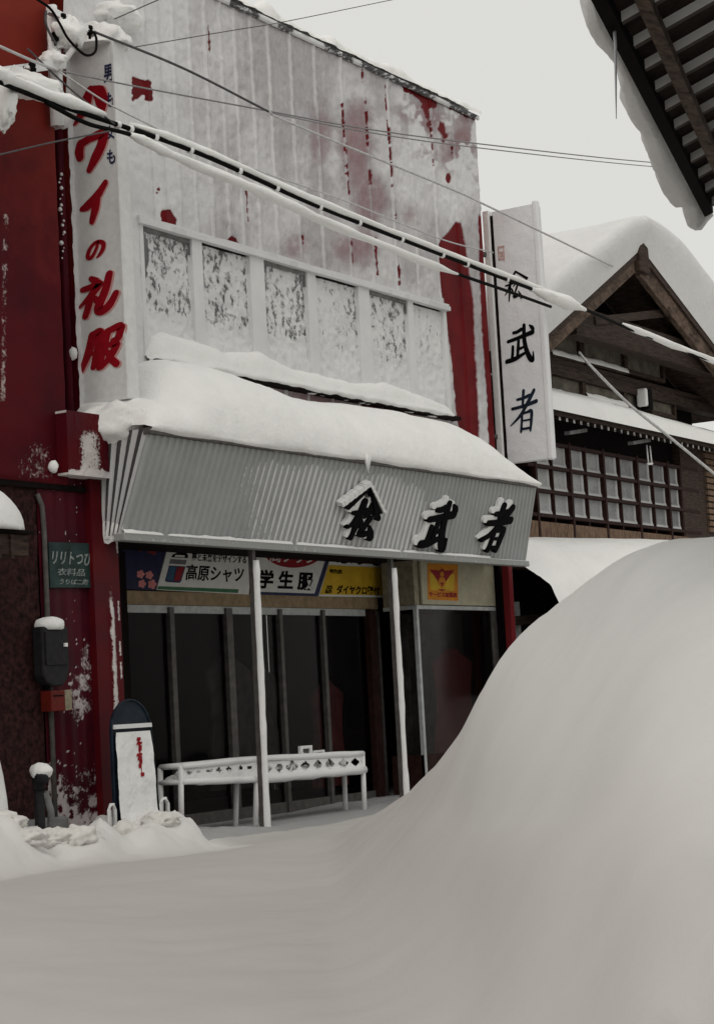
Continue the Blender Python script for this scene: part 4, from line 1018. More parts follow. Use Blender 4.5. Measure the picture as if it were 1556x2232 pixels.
q = on(440, 1500, YG + .5); garment('hanging_coat', q[0], YG + .16, .3, 1.72, .40, 'cloth_dark', 'grey garment dimly seen behind the wide left door glass', 9., .25)
q = on(560, 1500, YG + .2); garment('hanging_coat', q[0], YG + .18, .3, 1.60, .36, 'cloth_dark', 'grey garment dimly seen behind the glass beside the snowy post', 4., .25)

# ================================================================== RED NEIGHBOUR ON THE LEFT
YR = 0.20
xre = on(128, 480, YR)[0]
red = thing('red_building', (-3.5, YR, 0), 'red sheet-metal-clad building at the left edge with maroon boards below', 'building')
zj = on(60, 1048, YR)[2]
gx_ = np.arange(-6.5, xre + .001, .03); gz_ = np.arange(zj, 9.6, .03)
P, f = grid(gx_, gz_, lambda U, V: np.stack([U, YR + .006 * np.sin((V % .45) / .45 * PI) + .02 * (V < zj + .02), V], -1))
px, py = pj(P)
rb = .86 + .10 * (fbm(px / 30., py / 30., 2.) - .5)
rb -= .55 * sm01(seg(px, py, [(12, 470), (10, 600), (6, 880)]), 3, 12) * fbm(px / 8., py / 10., 5.) * 1.0
rb -= .5 * sm01(np.hypot((px - 80) / 60, (py - 1010) / 60), .3, 1.4) * fbm(px / 6., py / 6., 4.)
mesh_np('upper_wall', P, f, M['redwall'], red, rb)
mb = MB(); mb.box(xre - .02, xre, YR + .03, .66, zj, 9.58, 1); mb.box(-6.5, xre - .021, 8.7, 8.8, 0, 9.5, 1); mb.box(-6.5, xre - .021, YR + .05, 8.69, 9.4, 9.5, 1); mb.box(-6.5, -6.45, YR + .06, 8.69, 0, 9.39, 1)
mb.build('side_wall', M['redwall'], red)
# recess with downpipe between the red wall and the sign
zr1 = on(115, 150, .6)[2]
mb = MB(); mb.box(xre + .001, XL - .001, .60, .68, 2.6, zr1, 1.0); mb.build('recess_wall', M['lowred'], red)
xd = on(137, 480, .52)[0]
mb = MB(); mb.tube([(xd, .53, 3.3), (xd, .53, zr1 - .1)], .04, 12, a_=.95); mb.build('downpipe', M['lowred'], red, True)
for i, t in enumerate((.62, .60, .575, .55, .535, .51, .495, .48, .468, .455, .44, .43, .425)):
    z = 3.3 + (zr1 - 3.3) * t + .0
dots = MB()
for k in range(17):
    y = 372 + k * 11.5 + 8 * RNG.rand(); p = on(134 + (y - 400) * .022 + 2 * RNG.randn(), y, .48); r = .006 + .016 * RNG.rand() ** 2
    dots.lathe(p, [(.001, -r), (r, -r * .5), (r * 1.1, 0), (r * .6, r), (.001, r * 1.2)], 7)
o = dots.build('snow_specks', M['letter_snow'], None, True); tag(o, 'row of small snow specks stuck down the dark red recess beside the white sign', 'snow', kind='stuff')
for i, (px_, py_, r, l) in enumerate(((157, 771, .055, 'round white snow ball stuck beside the white sign low on the dark red recess'), (130, 258, .10, 'lump of snow under the wire bracket beside the red wall'), (116, 1017, .05, 'little snow lump stuck near the lower edge of the red wall'))):
    p = on(px_, py_, .50 if i < 2 else .17); lump('snow_lump', p, (r * .8, r, r * 1.1), M['snow_roof'], seed=i * 3.1, n=16); tag(bpy.data.objects[-1] if False else bpy.context.scene.collection.objects[-1], l, 'snow')
# box-like end of the upper storey below the sign
bx0, bx1 = on(147, 960, .08)[0], on(239, 960, .08)[0]
bz0, bz1 = on(190, 1038, .08)[2], on(190, 900, .08)[2]
P, f = grid(np.linspace(bx0, bx1, 60), np.linspace(bz0, bz1, 80), lambda U, V: np.stack([U, .08 + 0 * U - .012 * fbm(U * 20, V * 20, 2.) * (U > bx0 + .1), V], -1))
u = (P[:, 0] - bx0) / (bx1 - bx0); v = (P[:, 2] - bz0) / (bz1 - bz0)
bb = .95 - .62 * sst(.12, .4, u) * sst(1.0, .6, u) * sst(.98, .5, v) * (0.55 + .6 * fbm(u * 6, v * 6, 2.)) - .8 * sst(.14, .02, v + .1 * (fbm(u * 9, v * 9) - .5)) - .5 * sst(.92, 1.0, u) * (fbm(u * 3, v * 9) > .45)
mesh_np('ledge_box', P, f, M['pillar'], red, bb)
mb = MB(); mb.box(bx0, bx1, .081, .60, bz0, bz0 + .02, .3); mb.box(bx0, bx1, .081, .60, bz1 - .02, bz1, .2); mb.box(bx0, bx0 + .02, .081, .6, bz0 + .021, bz1 - .021, 1); mb.box(bx1 - .02, bx1, .081, .6, bz0 + .021, bz1 - .021, .4)
mb.build('ledge_box', M['pillar'], red)
# lower wall: rough rusty render at the far left, maroon boards, red corner pillar
YL = .25
xl1 = on(92, 1400, YL)[0]; xl2 = on(206, 1400, YL)[0]
gz2 = np.arange(-.3, zj + .12, .02)
P, f = grid(np.arange(-6.4, xl1, .03), gz2, lambda U, V: np.stack([U, YL + .02 * fbm(U * 6, V * 6, 3.), V], -1)); mesh_np('rough_wall', P, f, M['rust'], red)
P, f = grid(np.arange(xl1, xl2 + .06, .018), gz2, lambda U, V: np.stack([U, YL - .0 + .004 * np.sin(U * 40), V], -1)); px, py = pj(P)
lb = .88 + .10 * (fbm(px / 20., py / 20., 2.) - .5)
lb -= .75 * sm01(np.hypot((px - 172) / 40, (py - 1520) / 80), .1, 1.3) * fbm(px / 12., py / 12., 6.)
lb -= .55 * sm01(np.hypot((px - 190) / 30, (py - 1430) / 60), .1, 1.3) * fbm(px / 9., py / 9., 8.)
lb -= .95 * sst(1560, 1800, py) * (fbm(px / 11., py / 14., 3.) ** 2) * 1.5
lb -= .5 * (vnoise(px / 4.5, py / 4.5, 9.) > .93)
mesh_np('maroon_wall', P, f, M['lowred'], red, lb)
mb = MB(); mb.box(-6.4, xl2 + .3, YR + .021, .62, zj - .05, zj - .001, 1); mb.build('soffit', M['dark'], red)
xt = on(94, 1250, YL)[0]
mb = MB(); mb.tube([(xt - .06, YL - .02, zj - .1), (xt - .015, YL - .03, zj - .2), (xt, YL - .03, zj - .45), (xt, YL - .03, 1.9), (xt, YL - .03, .0)], .022, 8); mb.build('conduit', M['alu'], red, True)
YP = .18
xp0, xp1 = on(210, 1400, YP)[0], on(266, 1400, YP)[0]
P, f = grid(np.linspace(xp0, xp1, 40), np.arange(-.2, bz0 + .0, .015), lambda U, V: np.stack([U, YP + .0 * U - .018 * np.exp(-((U - xp0 - .62 * (xp1 - xp0)) / .03) ** 2) * (V < 2.1), V], -1))
u = (P[:, 0] - xp0) / (xp1 - xp0); z = P[:, 2]
pb = .95 - .95 * np.exp(-((u - .64) / .12) ** 2) * sst(2.45, 2.0, z) * (0.62 + 1.1 * (fbm(u * 9, z * 16) - .35)) - .55 * np.exp(-((u - .92) / .06) ** 2) * (vnoise(u * 0, z * 22, 3.) > .45) * (z < 2.2) - .9 * sst(.86, .97, u) * sst(2.45, 2.75, z) * sst(3.1, 2.9, z)
pb -= .8 * sst(.5, .1, z) * fbm(u * 5, z * 9, 5.) * .9
mesh_np('corner_pillar', P, f, M['pillar'], red, np.clip(pb, 0, 1))
mb = MB(); mb.box(xp0, xp1, YP + .001, YP + .20, -.2, bz0 - .001, 1); mb.build('corner_pillar', M['pillar'], red)
xin = on(267, 1500, .66)[0]
mb = MB(); mb.box(xp1 + .001, xin, .62, .7, -.2, CZ0, 1); mb.build('inner_wall', M['dark'], red)
# snow packed in the corner between the pillar and the canopy
cs = MB()
o = lump('corner_snow', (CX0 + .01, .14, CZ0 + .05), (.022, .17, .10), M['snow_roof'], seed=8., amp=.4, n=28); tag(o, 'snow packed under the left end of the canopy against the red pillar', 'snow')
o = lump('corner_snow', (CX0 + .10, .12, CZ1 + .09), (.24, .36, .20), M['snow_roof'], seed=1.4, amp=.4, n=34); tag(o, 'block of snow under the white sign at the left end of the canopy roof', 'snow')

# green notice, meter cabinet, letter box, standpipe on and before the lower red wall
YN = YL - .012
gs = thing('notice_board', tuple(on(155, 1285, YN)), 'small dark green metal notice with worn white lettering on the maroon wall', 'sign')
P0, U, V, Nn = frame(104, 1182, 204, 1283, Y=YN)
mb = MB(); mb.prism([(0, 0), (1, .03), (1, 1.0), (0, .97)], P0, U, V, Nn, 0, .02); fix(mb.build('plate', M['green'], gs, bevel=.003))
text('lettering', 'リリトつび', (P0 + U * .06 + V * .5, U * .86, V * .30, Nn), M['chalk'], gs, .003, .02, .05, lift=.0205)
text('lettering', '衣料品', (P0 + U * .16 + V * .27, U * .6, V * .16, Nn), M['chalk'], gs, .003, .01, .05, lift=.0205)
text('lettering', 'うりば二階', (P0 + U * .2 + V * .08, U * .62, V * .12, Nn), M['chalk'], gs, .003, .01, .05, lift=.0205)
mc = thing('meter_cabinet', tuple(on(120, 1510, YN)), 'dark grey meter cabinet with rounded foot fixed to the maroon wall', 'cabinet')
P0, U, V, Nn = frame(93, 1366, 151, 1496, Y=YN - .11)
mb = MB(); mb.prism([(.0, .18), (.14, .06), (.34, .0), (.72, .0), (.9, .10), (1, .30), (1, 1.0), (0, 1.0)], P0, U, V, Nn, -.11, 0); fix(mb.build('casing', M['meter'], mc, bevel=.015))
mb = MB(); mb.prism([(.1, .35), (.9, .35), (.9, .92), (.1, .92)], P0, U, V, Nn, .0005, .012); fix(mb.build('door', M['meter'], mc, bevel=.005))
mb = MB(); mb.prism([(.76, .66), (.86, .66), (.86, .72), (.76, .72)], P0, U, V, Nn, .0125, .03); fix(mb.build('latch', M['letter_snow'], mc))
mb = MB(); q = P0 + U * .35 + V * .02 - Nn * .06; mb.tube([q, q - np.array([0, 0, .10]), q - np.array([-.03, 0, .2])], .018, 8); mb.build('cable', M['rubber'], mc, True)
q = P0 + U * .5 + V * 1.03 - Nn * .06
o = lump('cabinet_snow', q, (.155, .10, .075), M['snow_roof'], seed=2.2, amp=.15, flat=-.04, n=28); tag(o, 'rounded cap of snow on top of the dark grey meter cabinet', 'snow')
lb_ = thing('letter_box', tuple(on(135, 1555, YN)), 'small red box with a buff side mounted under the meter cabinet', 'letter box')
P0, U, V, Nn = frame(112, 1504, 158, 1550, Y=YN - .12)
mb = MB(); mb.prism([(0, 0), (.66, .0), (.66, .98), (0, .98)], P0, U, V, Nn, -.12, 0); fix(mb.build('box', M['boxred'], lb_, bevel=.006))
mb = MB(); mb.prism([(.662, 0), (.99, .04), (.99, 1), (.662, .98)], P0, U, V, Nn, -.12, -.002); fix(mb.build('door', M['buff'], lb_, bevel=.004))
mb = MB(); mb.prism([(.1, .7), (.56, .7), (.56, .76), (.1, .76)], P0, U, V, Nn, .0005, .005); fix(mb.build('slot', M['dark'], lb_))
YH = -.12
sp_ = thing('standpipe', tuple(on(86, 1815, YH)), 'dark standpipe with a bent head sticking out of the snow at the red wall', 'standpipe')
b_ = on(88, 1830, YH); t_ = on(84, 1690, YH)
mb = MB(); mb.tube([b_ - np.array([0, 0, .1]), (t_[0], YH, t_[2] - .12)], .042, 14); mb.build('pipe', M['meter'], sp_, True)
mb = MB(); mb.tube([(t_[0], YH, t_[2] - .121), (t_[0], YH, t_[2] - .03), (t_[0] - .03, YH - .05, t_[2] + .0), (t_[0] - .05, YH - .10, t_[2] - .05)], [.05, .055, .055, .045], 12); mb.build('head', M['meter'], sp_, True)
mb = MB(); mb.tube([(t_[0] + .03, YH - .035, t_[2] - .14), (t_[0] + .10, YH - .03, t_[2] - .30), (t_[0] + .10, YH - .02, b_[2] - .1)], .03, 10); mb.build('side_pipe', M['concrete'], sp_, True)
o = lump('standpipe_snow', (t_[0], YH - .03, t_[2] + .03), (.085, .10, .07), M['snow_roof'], seed=4.4, amp=.2, n=24); tag(o, 'ball of snow on the head of the dark standpipe', 'snow')
cb_ = MB(); q = on(40, 1800, .02); cb_.box(q[0] - .4, q[0] + .75, .12, .30, -.2, .32); o = cb_.build('concrete_footing', M['concrete'], None, bevel=.02); tag(o, 'low grey concrete footing at the foot of the red wall behind the standpipe', 'footing')
# snow-capped porch roof at the left edge and a snow stack below it
YA = -.35
aw = thing('porch_roof', tuple(on(20, 1200, YA)), 'small dark porch roof with a hanging edge at the left border of the red wall', 'porch roof')
p0, p1 = on(-120, 1160, YA), on(62, 1160, YA); zq = on(40, 1212, YA)[2]
mb = MB(); mb.box(p0[0], p1[0], YA, YR - .01, zq, p1[2] - .02); mb.build('fascia', M['wood'], aw, bevel=.01)
mb = MB(); mb.box(p0[0], p1[0] + .03, YA - .04, YR - .01, p1[2] - .019, p1[2] + .01); mb.build('roof', M['dark'], aw, bevel=.006)
mb = MB()
for k in range(6): mb.box(p0[0] + .12 * k * 1.2, p0[0] + .12 * k * 1.2 + .03, YA - .02, YA - .001, zq - .02, p1[2] - .03)
mb.build('batten', M['wood'], aw)
wd = p1[0] - p0[0]
o = lump('porch_snow', (p0[0] + wd * .42, (YA + YR) / 2 - .05, p1[2] + .01), (wd * .70, .36, on(0, 1052, YA)[2] - p1[2] + .03), M['snow_roof'], seed=6.1, amp=.05, sc=1.2, flat=0.0, n=44); tag(o, 'big rounded cap of snow on the dark porch roof at the left edge', 'snow')
p = on(-22, 1690, YA); o = lump('snow_stack', (p[0] - .16, YA + .15, .25), (.36, .30, on(0, 1570, YA)[2] - .2), M['snow_roof'], seed=7.7, amp=.30, n=36); tag(o, 'upright stack of snow cut off by the left border below the porch roof', 'snow')

# ================================================================== STANDING BOARD AND RACK
YD = -.22
q0, q1 = on(257, 1700, YD), on(339, 1700, YD)
zt_, zb_ = on(297, 1525, YD)[2], on(297, 1812, YD)[2]
bdg = thing('standing_board', ((q0[0] + q1[0]) / 2, YD, zb_), 'round-topped dark blue standing board plastered with snow before the red pillar', 'sign')
w = q1[0] - q0[0]; h = zt_ - zb_ + .1
P0 = np.array([q0[0] + .0, YD, zb_ - .1]); U = np.array([w, 0, 0]); V = np.array([0, .05, h]); Nn = np.array([0, -1., 0])
TL, TRr = -.12, .08                                          # how far the feet of the board spread beyond its head
def bsk(pl): return [(x + (TL * (1 - x) + TRr * x) * (1 - y), y) for x, y in pl]
arc = [(.5 + .5 * math.cos(a), 1 - .5 * w / h + .5 * w / h * math.sin(a)) for a in np.linspace(0, PI, 20)]
mb = MB(); mb.prism(bsk([(0, 0), (1, 0)] + arc), P0, U, V, Nn, -.025, 0); fix(mb.build('panel', M['board_dark'], bdg, bevel=.004))
rimm = MB(); rimm.tube([P0 + U * x + V * y + Nn * .004 for x, y in bsk([(1, 0)] + arc + [(0, 0)])], .011, 8); rimm.build('frame', M['board_dark'], bdg, True)
mb = MB(); mb.prism(bsk([(.02, .80), (.98, .80), (.98, .83), (.02, .83)]), P0, U, V, Nn, .0005, .03); fix(mb.build('rail', M['frost'], bdg))
us = np.linspace(.055, .945, 50); vs = np.linspace(.02, .775, 120)
def fs_fn(U_, V_):
    d = .012 + .03 * fbm(U_ * 5, V_ * 9, 2.) + .05 * sst(.30, .0, V_) ** 1.6
    sx = .5 + (U_ - .5) * (1 + .14 * sst(.16, .0, V_))
    sx = sx + (TL * (1 - sx) + TRr * sx) * (1 - V_)
    return P0 + sx[..., None] * U + V_[..., None] * V + d[..., None] * Nn
P, f = grid(us, vs, fs_fn); o = mesh_np('board_snow', P, f, M['letter_snow']); tag(o, 'sheet of snow plastered over the face of the round-topped standing board', 'snow')
lt = MB()
for (x, y, sx, sy) in ((.62, .72, .05, .012), (.63, .69, .07, .010), (.64, .655, .04, .02), (.60, .61, .07, .010), (.61, .585, .05, .014), (.63, .56, .03, .018), (.60, .53, .03, .014), (.62, .47, .035, .014)):
    dpt = .012 + .03 * float(fbm(x * 5, y * 9, 2.)) + .003
    lt.prism(bsk([(x - sx, y - sy), (x + sx * .7, y - sy * .8), (x + sx, y + sy), (x - sx * .6, y + sy * 1.1)]), P0, U, V, Nn, dpt - .03, dpt + .006 + .0004 * len(lt.v) / 8)
lt.prism(bsk([(.616, .46), (.623, .46), (.623, .73), (.616, .73)]), P0, U, V, Nn, .006, .0335)
fix(lt.build('lettering', M['redletter'], bdg))
for sx, e in ((-.26, .14), (1.10, .20)):
    ft = MB(); b0 = P0 + U * sx; e_ = U * e
    ft.tube([b0, b0 + np.array([0, 0, .30]), b0 + e_ * .3 + np.array([0, 0, .345]), b0 + e_ * .7 + np.array([0, 0, .345]), b0 + e_ + np.array([0, 0, .30]), b0 + e_], .018, 8, wob=.3)
    ft.build('foot', M['rack'], bdg, True)

YK = .32
rk = thing('display_rack', tuple(on(590, 1790, YK)), 'long low white metal display rack crusted with snow in front of the glass doors', 'rack')
def rp(px_, py_, dy=0.0): p = on(px_, py_, YK + dy); return np.array([p[0], YK + dy, p[2]])
DYB = .24
legs = [rp(395, 1800), rp(556, 1800), rp(795, 1775)]
tops = [rp(394, 1672), rp(560, 1655), rp(790, 1643)]
mid = [rp(394, 1706), rp(556, 1700), rp(794, 1678)]
back = lambda p: np.array([p[0], YK + DYB, p[2]])
R_ = .027
for l, t in zip(legs, tops):
    mb = MB(); mb.tube([l - np.array([0, 0, .08]), t], R_, 9, wob=.2); mb.build('leg', M['rack'], rk, True)
    l2 = back(l); mb = MB(); mb.tube([np.array([l2[0], l2[1], -.1]), back(t)], R_, 9, wob=.2); mb.build('leg', M['rack'], rk, True)
def rail(name, pts, r=R_): mb = MB(); mb.tube(pts, r, 9, wob=.22); return mb.build(name, M['rack'], rk, True)
for i in range(2):
    n = 12
    rail('rail', [tops[i] + (tops[i + 1] - tops[i]) * k / n for k in range(n + 1)], .032)
    rail('rail', [back(tops[i]) + (back(tops[i + 1]) - back(tops[i])) * k / n for k in range(n + 1)], .026)
    rail('rail', [mid[i] + (mid[i + 1] - mid[i]) * k / n for k in range(n + 1)], .046 if i else .030)
    rail('rail', [back(mid[i]) + (back(mid[i + 1]) - back(mid[i])) * k / n for k in range(n + 1)], .022)
for t, m in zip(tops, mid): rail('rail', [t, back(t)]); rail('rail', [m, back(m)])
# wire trays of the two bays, choked with snow
for i in range(2):
    a, c = mid[i] + np.array([.05, 0, .02]), mid[i + 1] + np.array([-.05, 0, .02])
    mb = MB(); nz = 16 if i else 10
    for k in range(nz):
        x0 = a + (c - a) * k / nz; x1 = a + (c - a) * (k + 1) / nz; hgt = (tops[i] - mid[i])[2] - .05
        y = np.array([0, .03 + .25 * RNG.rand(), 0])
        mb.tube([x0 + y, x0 + (x1 - x0) * .55 + y + np.array([0, 0, hgt * (.7 + .3 * RNG.rand())])], .016, 6); mb.tube([x0 + (x1 - x0) * .5 + y + np.array([0, 0, hgt * .8]), x1 + y], .016, 6)
    mb.build('tray_wire', M['rack'], rk, True)
    A0, A1, B0, B1 = mid[i], mid[i + 1], tops[i], tops[i + 1]
    def lf(U_, V_):
        lo_ = A0 + U_[..., None] * (A1 - A0); hi_ = B0 + U_[..., None] * (B1 - B0)
        return lo_ + V_[..., None] * (hi_ - lo_) - np.stack([0 * U_, .012 * fbm(U_ * 40, V_ * 8, 3. + i), 0 * U_], -1)
    P, f = grid(np.linspace(0, 1, 150), np.linspace(.02, .98, 14), lf)
    u_ = np.repeat(np.linspace(0, 1, 150), 14); v_ = np.tile(np.linspace(.02, .98, 14), 150); nn = fbm(u_ * 30, v_ * 5, 6. + i)
    tri = np.abs(((u_ * (9 if i else 8) + .9 * (fbm(u_ * 5, u_ * 0, 3.) - .5)) % 1.0) - .5) * 2
    hol = sst(.10, -.05, np.abs(v_ - (.62 if i == 0 else .5)) - (.22 + .20 * i) * tri * (.6 + .8 * (nn - .2)) + .06)
    mesh_np('lattice_panel', P[:], f[(hol[f].mean(1) < .6)], M['letter_snow'], rk)
    us = np.linspace(0, 1, 70); vs = np.linspace(0, 1, 16)
    def tf(U_, V_):
        P = a + U_[..., None] * (c - a); h_ = .02 + .085 * fbm(U_ * 14 * (1 + i), V_ * 4, 3. + i) ** 1.2 + (.03 if i == 0 else 0.0)
        return P + np.stack([0 * U_, V_ * DYB, np.sin(V_ * PI) ** .4 * h_ * np.sin(U_ * PI) ** .3], -1)
    P, f = grid(us, vs, tf); o = mesh_np('tray_snow', P, f, M['letter_snow']); tag(o, ('snow lying in the left half of the display rack', 'snow lying in the right half of the display rack')[i], 'snow')
rail('brace', [rp(585, 1683, .05), rp(625, 1665, .05), rp(662, 1645, .05)], .02)
for (x0, y0, x1, y1, lab) in ((650, 1626, 676, 1646, 'small white frosted price frame standing on the right half of the rack'), (678, 1636, 703, 1647, 'smaller dark-faced price frame beside the taller one on the rack')):
    YF = YK + .20; tg_ = thing('price_frame', tuple(on((x0 + x1) / 2, y1, YF)), lab, 'price frame')
    P0, U, V, Nn = frame(x0, y0, x1, y1 + 6, Y=YF); mb = MB()
    for pl in ([(0, 0), (1, 0), (1, .3), (0, .3)], [(0, .75), (1, .75), (1, 1), (0, 1)], [(0, .301), (.2, .301), (.2, .749), (0, .749)], [(.8, .301), (1, .301), (1, .749), (.8, .749)]): mb.prism(pl, P0, U, V, Nn, 0, .03)
    fix(mb.build('frame', M['letter_snow'], tg_)); mb = MB(); mb.prism([(.2, .3), (.8, .3), (.8, .75), (.2, .75)], P0, U, V, Nn, .004, .012); fix(mb.build('card', M['cloth_dark'], tg_))

# ================================================================== TIMBER HOUSE WITH A SNOW-LADEN GABLE
YV = 0.5                                                      # plane of the barge boards
YWH = 1.15                                                    # plane of the wall
hs = thing('timber_house', (13.0, YWH, 0), 'old dark timber house with a gable, plaster panels and a lattice window', 'house')
ap = on(1385, 548, YV); AX, AZ = ap[0], ap[2]
SL = (AZ - on(1195, 722, YV)[2]) / (AX - on(1195, 722, YV)[0]); SLr = (AZ - on(1556, 772, YV)[2]) / (on(1556, 772, YV)[0] - AX)
HW_L, HW_R = AX - 9.55, 4.6
def roof_z(x): return AZ - (SL * (AX - x) if x < AX else SLr * (x - AX))
xl_, xr_ = AX - HW_L, AX + HW_R
# roof slabs
for sx, xe in ((-1, xl_), (1, xr_)):
    mb = MB(); z1_ = roof_z(xe)
    mb.hexa([(xe, YV, z1_ - .10), (AX, YV, AZ - .10), (AX, 11, AZ - .10), (xe, 11, z1_ - .10), (xe, YV, z1_), (AX, YV, AZ), (AX, 11, AZ), (xe, 11, z1_)] if sx < 0 else
            [(AX, YV, AZ - .10), (xe, YV, z1_ - .10), (xe, 11, z1_ - .10), (AX, 11, AZ - .10), (AX, YV, AZ), (xe, YV, z1_), (xe, 11, z1_), (AX, 11, AZ)])
    mb.build('roof', M['wood'], hs)
    wdt = .30 if sx > 0 else .20
    mb = MB(); mb.hexa([(min(xe, AX), YV - .05, (z1_ if sx < 0 else AZ) - .06 - wdt), (max(xe, AX), YV - .05, (AZ if sx < 0 else z1_) - .06 - wdt), (max(xe, AX), YV + .04, (AZ if sx < 0 else z1_) - .06 - wdt), (min(xe, AX), YV + .04, (z1_ if sx < 0 else AZ) - .06 - wdt),
                        (min(xe, AX), YV - .05, (z1_ if sx < 0 else AZ) + .02), (max(xe, AX), YV - .05, (AZ if sx < 0 else z1_) + .02), (max(xe, AX), YV + .04, (AZ if sx < 0 else z1_) + .02), (min(xe, AX), YV + .04, (z1_ if sx < 0 else AZ) + .02)])
    mb.build('barge_board', M['barge'], hs, bevel=.01)
    mb = MB(); mb.hexa([(min(xe, AX), YV - .09, (z1_ if sx < 0 else AZ) - .07), (max(xe, AX), YV - .09, (AZ if sx < 0 else z1_) - .07), (max(xe, AX), YV - .051, (AZ if sx < 0 else z1_) - .07), (min(xe, AX), YV - .051, (z1_ if sx < 0 else AZ) - .07),
                        (min(xe, AX), YV - .09, (z1_ if sx < 0 else AZ) + .03), (max(xe, AX), YV - .09, (AZ if sx < 0 else z1_) + .03), (max(xe, AX), YV - .051, (AZ if sx < 0 else z1_) + .03), (min(xe, AX), YV - .051, (z1_ if sx < 0 else AZ) + .03)])
    mb.build('barge_cap', M['wood'], hs)
mb = MB(); mb.prism([(-.20, -.34), (.20, -.34), (.16, .06), (.0, .12), (-.16, .06)], (AX, YV, AZ), (1, 0, 0), (0, 0, 1), (0, -1, 0), -.05, .14); fix(mb.build('ridge_end', M['wood'], hs, bevel=.02))
# gable wall, tie beams and strut
mb = MB(); n_ = 0
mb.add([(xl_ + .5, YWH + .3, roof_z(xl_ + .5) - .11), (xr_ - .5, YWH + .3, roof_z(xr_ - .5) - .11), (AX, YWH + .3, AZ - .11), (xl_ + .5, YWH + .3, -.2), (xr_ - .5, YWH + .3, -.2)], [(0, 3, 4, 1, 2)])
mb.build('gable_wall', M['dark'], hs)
def hz(px0, py0, Y): return on(px0, py0, Y)
def beam(px0, px1, pyl, pyr, th, Y, dpt, mat='woodx', name='beam', extra=0.0):
    a, c = on(px0, pyl, Y), on(px1, pyr, Y); z = (a[2] + c[2]) / 2
    mb = MB(); mb.box(a[0], c[0] + extra, Y, Y + dpt, z - th / 2, z + th / 2); return mb.build(name, M[mat], hs, bevel=.008), z
mb = MB(); a, c = on(1290, 700, YV + .15), on(1450, 682, YV + .15); mb.bar((a[0], YV + .15, a[2]), (c[0], YV + .15, c[2]), .12, .12, (0, -1, 0)); mb.build('strut', M['woodx'], hs)
o, z1_ = beam(1255, 1480, 692, 768, .42, YV + .12, .25, 'woodx', 'beam', 2.5)
o, _ = beam(1190, 1420, 790, 835, .12, YWH - .02, .18, 'woodx', 'beam', 5)
o, _ = beam(1190, 1420, 807, 850, .16, YWH - .06, .2, 'woodx', 'beam', 5)
o, _ = beam(1195, 1420, 886, 918, .14, YWH - .04, .2, 'woodx', 'beam', 5)
# plaster panels with frames
def panel(px0, px1, py0, py1, mat='plaster'):
    P0, U, V, Nn = frame(px0, py0, px1, py1, Y=YWH)
    mb = MB(); mb.prism([(0, 0), (1, 0), (1, 1), (0, 1)], P0, U, V, Nn, -.25, -.03); p = fix(mb.build('plaster_panel', M[mat], hs))
    mb = MB(); w_ = .06 / abs(U[0]); hh = .06 / V[2]
    mb.prism([(-w_, -hh), (0, -hh), (0, 1 + hh), (-w_, 1 + hh)], P0, U, V, Nn, -.1, .03); mb.prism([(1, -hh), (1 + w_, -hh), (1 + w_, 1 + hh), (1, 1 + hh)], P0, U, V, Nn, -.1, .03)
    mb.prism([(0, 1), (1, 1), (1, 1 + hh), (0, 1 + hh)], P0, U, V, Nn, -.1, .028); mb.prism([(0, -hh), (1, -hh), (1, 0), (0, 0)], P0, U, V, Nn, -.1, .028)
    fix(mb.build('panel_frame', M['wood'], p)); return P0, U, V
ledges = []
for a in ((1196, 1260, 722, 775), (1270, 1356, 735, 795), (1364, 1440, 752, 815), (1200, 1266, 822, 862), (1274, 1356, 832, 872), (1364, 1388, 846, 888), (1420, 1466, 858, 900)):
    ledges.append(panel(*a))
for i in (0, 1, 3, 4):
    P0, U, V = ledges[i]
    us = np.linspace(-.03, 1.03, 30); th = np.linspace(0, PI, 8)
    P, f = grid(us, th, lambda U_, V_: P0 + U_[..., None] * U + np.stack([0 * U_, -.01 - .06 * np.cos(V_) * (.8 + .4 * fbm(U_ * 6, V_ * 0, 2.)) + .0, -.045 + (.07 + .05 * fbm(U_ * 5, V_ * 0, i)) * np.sin(V_)], -1))
    o = mesh_np('ledge_snow', P, f, M['snow_roof']); tag(o, ('snow on the frame under the upper left plaster panel of the timber house', 'snow on the frame under the second upper plaster panel', 0, 'snow on the frame under the lower left plaster panel', 'snow on the frame under the second lower plaster panel')[i], 'snow')
# insulator box on the wall
q = on(1407, 890, YWH - .12)
mb = MB(); mb.box(q[0] - .04, q[0] + .12, YWH - .2, YWH - .06, q[2] - .02, q[2] + .30); o = mb.build('junction_box', M['rubber'], None, bevel=.02); tag(o, 'small black box fixed on the plaster wall of the timber house', 'box')
o = MB().box(q[0] - .13, q[0] - .045, YWH - .2, YWH - .03, q[2] + .02, q[2] + .30).build('box_snow', M['letter_snow'], None, bevel=.03); tag(o, 'snow clinging beside the small black box on the timber house', 'snow')
# pent roof with snow
YE_ = .42
e0, e1 = on(1195, 905, YE_), on(1556, 948, YE_); zE = (e0[2] + e1[2]) / 2
zW = zE + .34
xe0, xe1 = 9.0, 19.5
mb = MB(); mb.hexa([(xe0, YE_, zE - .10), (xe1, YE_, zE - .10), (xe1, YWH, zW - .10), (xe0, YWH, zW - .10), (xe0, YE_, zE - .03), (xe1, YE_, zE - .03), (xe1, YWH, zW - .03), (xe0, YWH, zW - .03)])
pent = mb.build('pent_roof', M['wood'], hs)
for k in range(42):
    x = xe0 + .15 + k * .22
    mb = MB(); mb.hexa([(x, YE_ + .01, zE - .155), (x + .06, YE_ + .01, zE - .155), (x + .06, YWH, zW - .155), (x, YWH, zW - .155), (x, YE_ + .01, zE - .105), (x + .06, YE_ + .01, zE - .105), (x + .06, YWH, zW - .105), (x, YWH, zW - .105)])
    mb.build('rafter', M['rafter2'], pent)
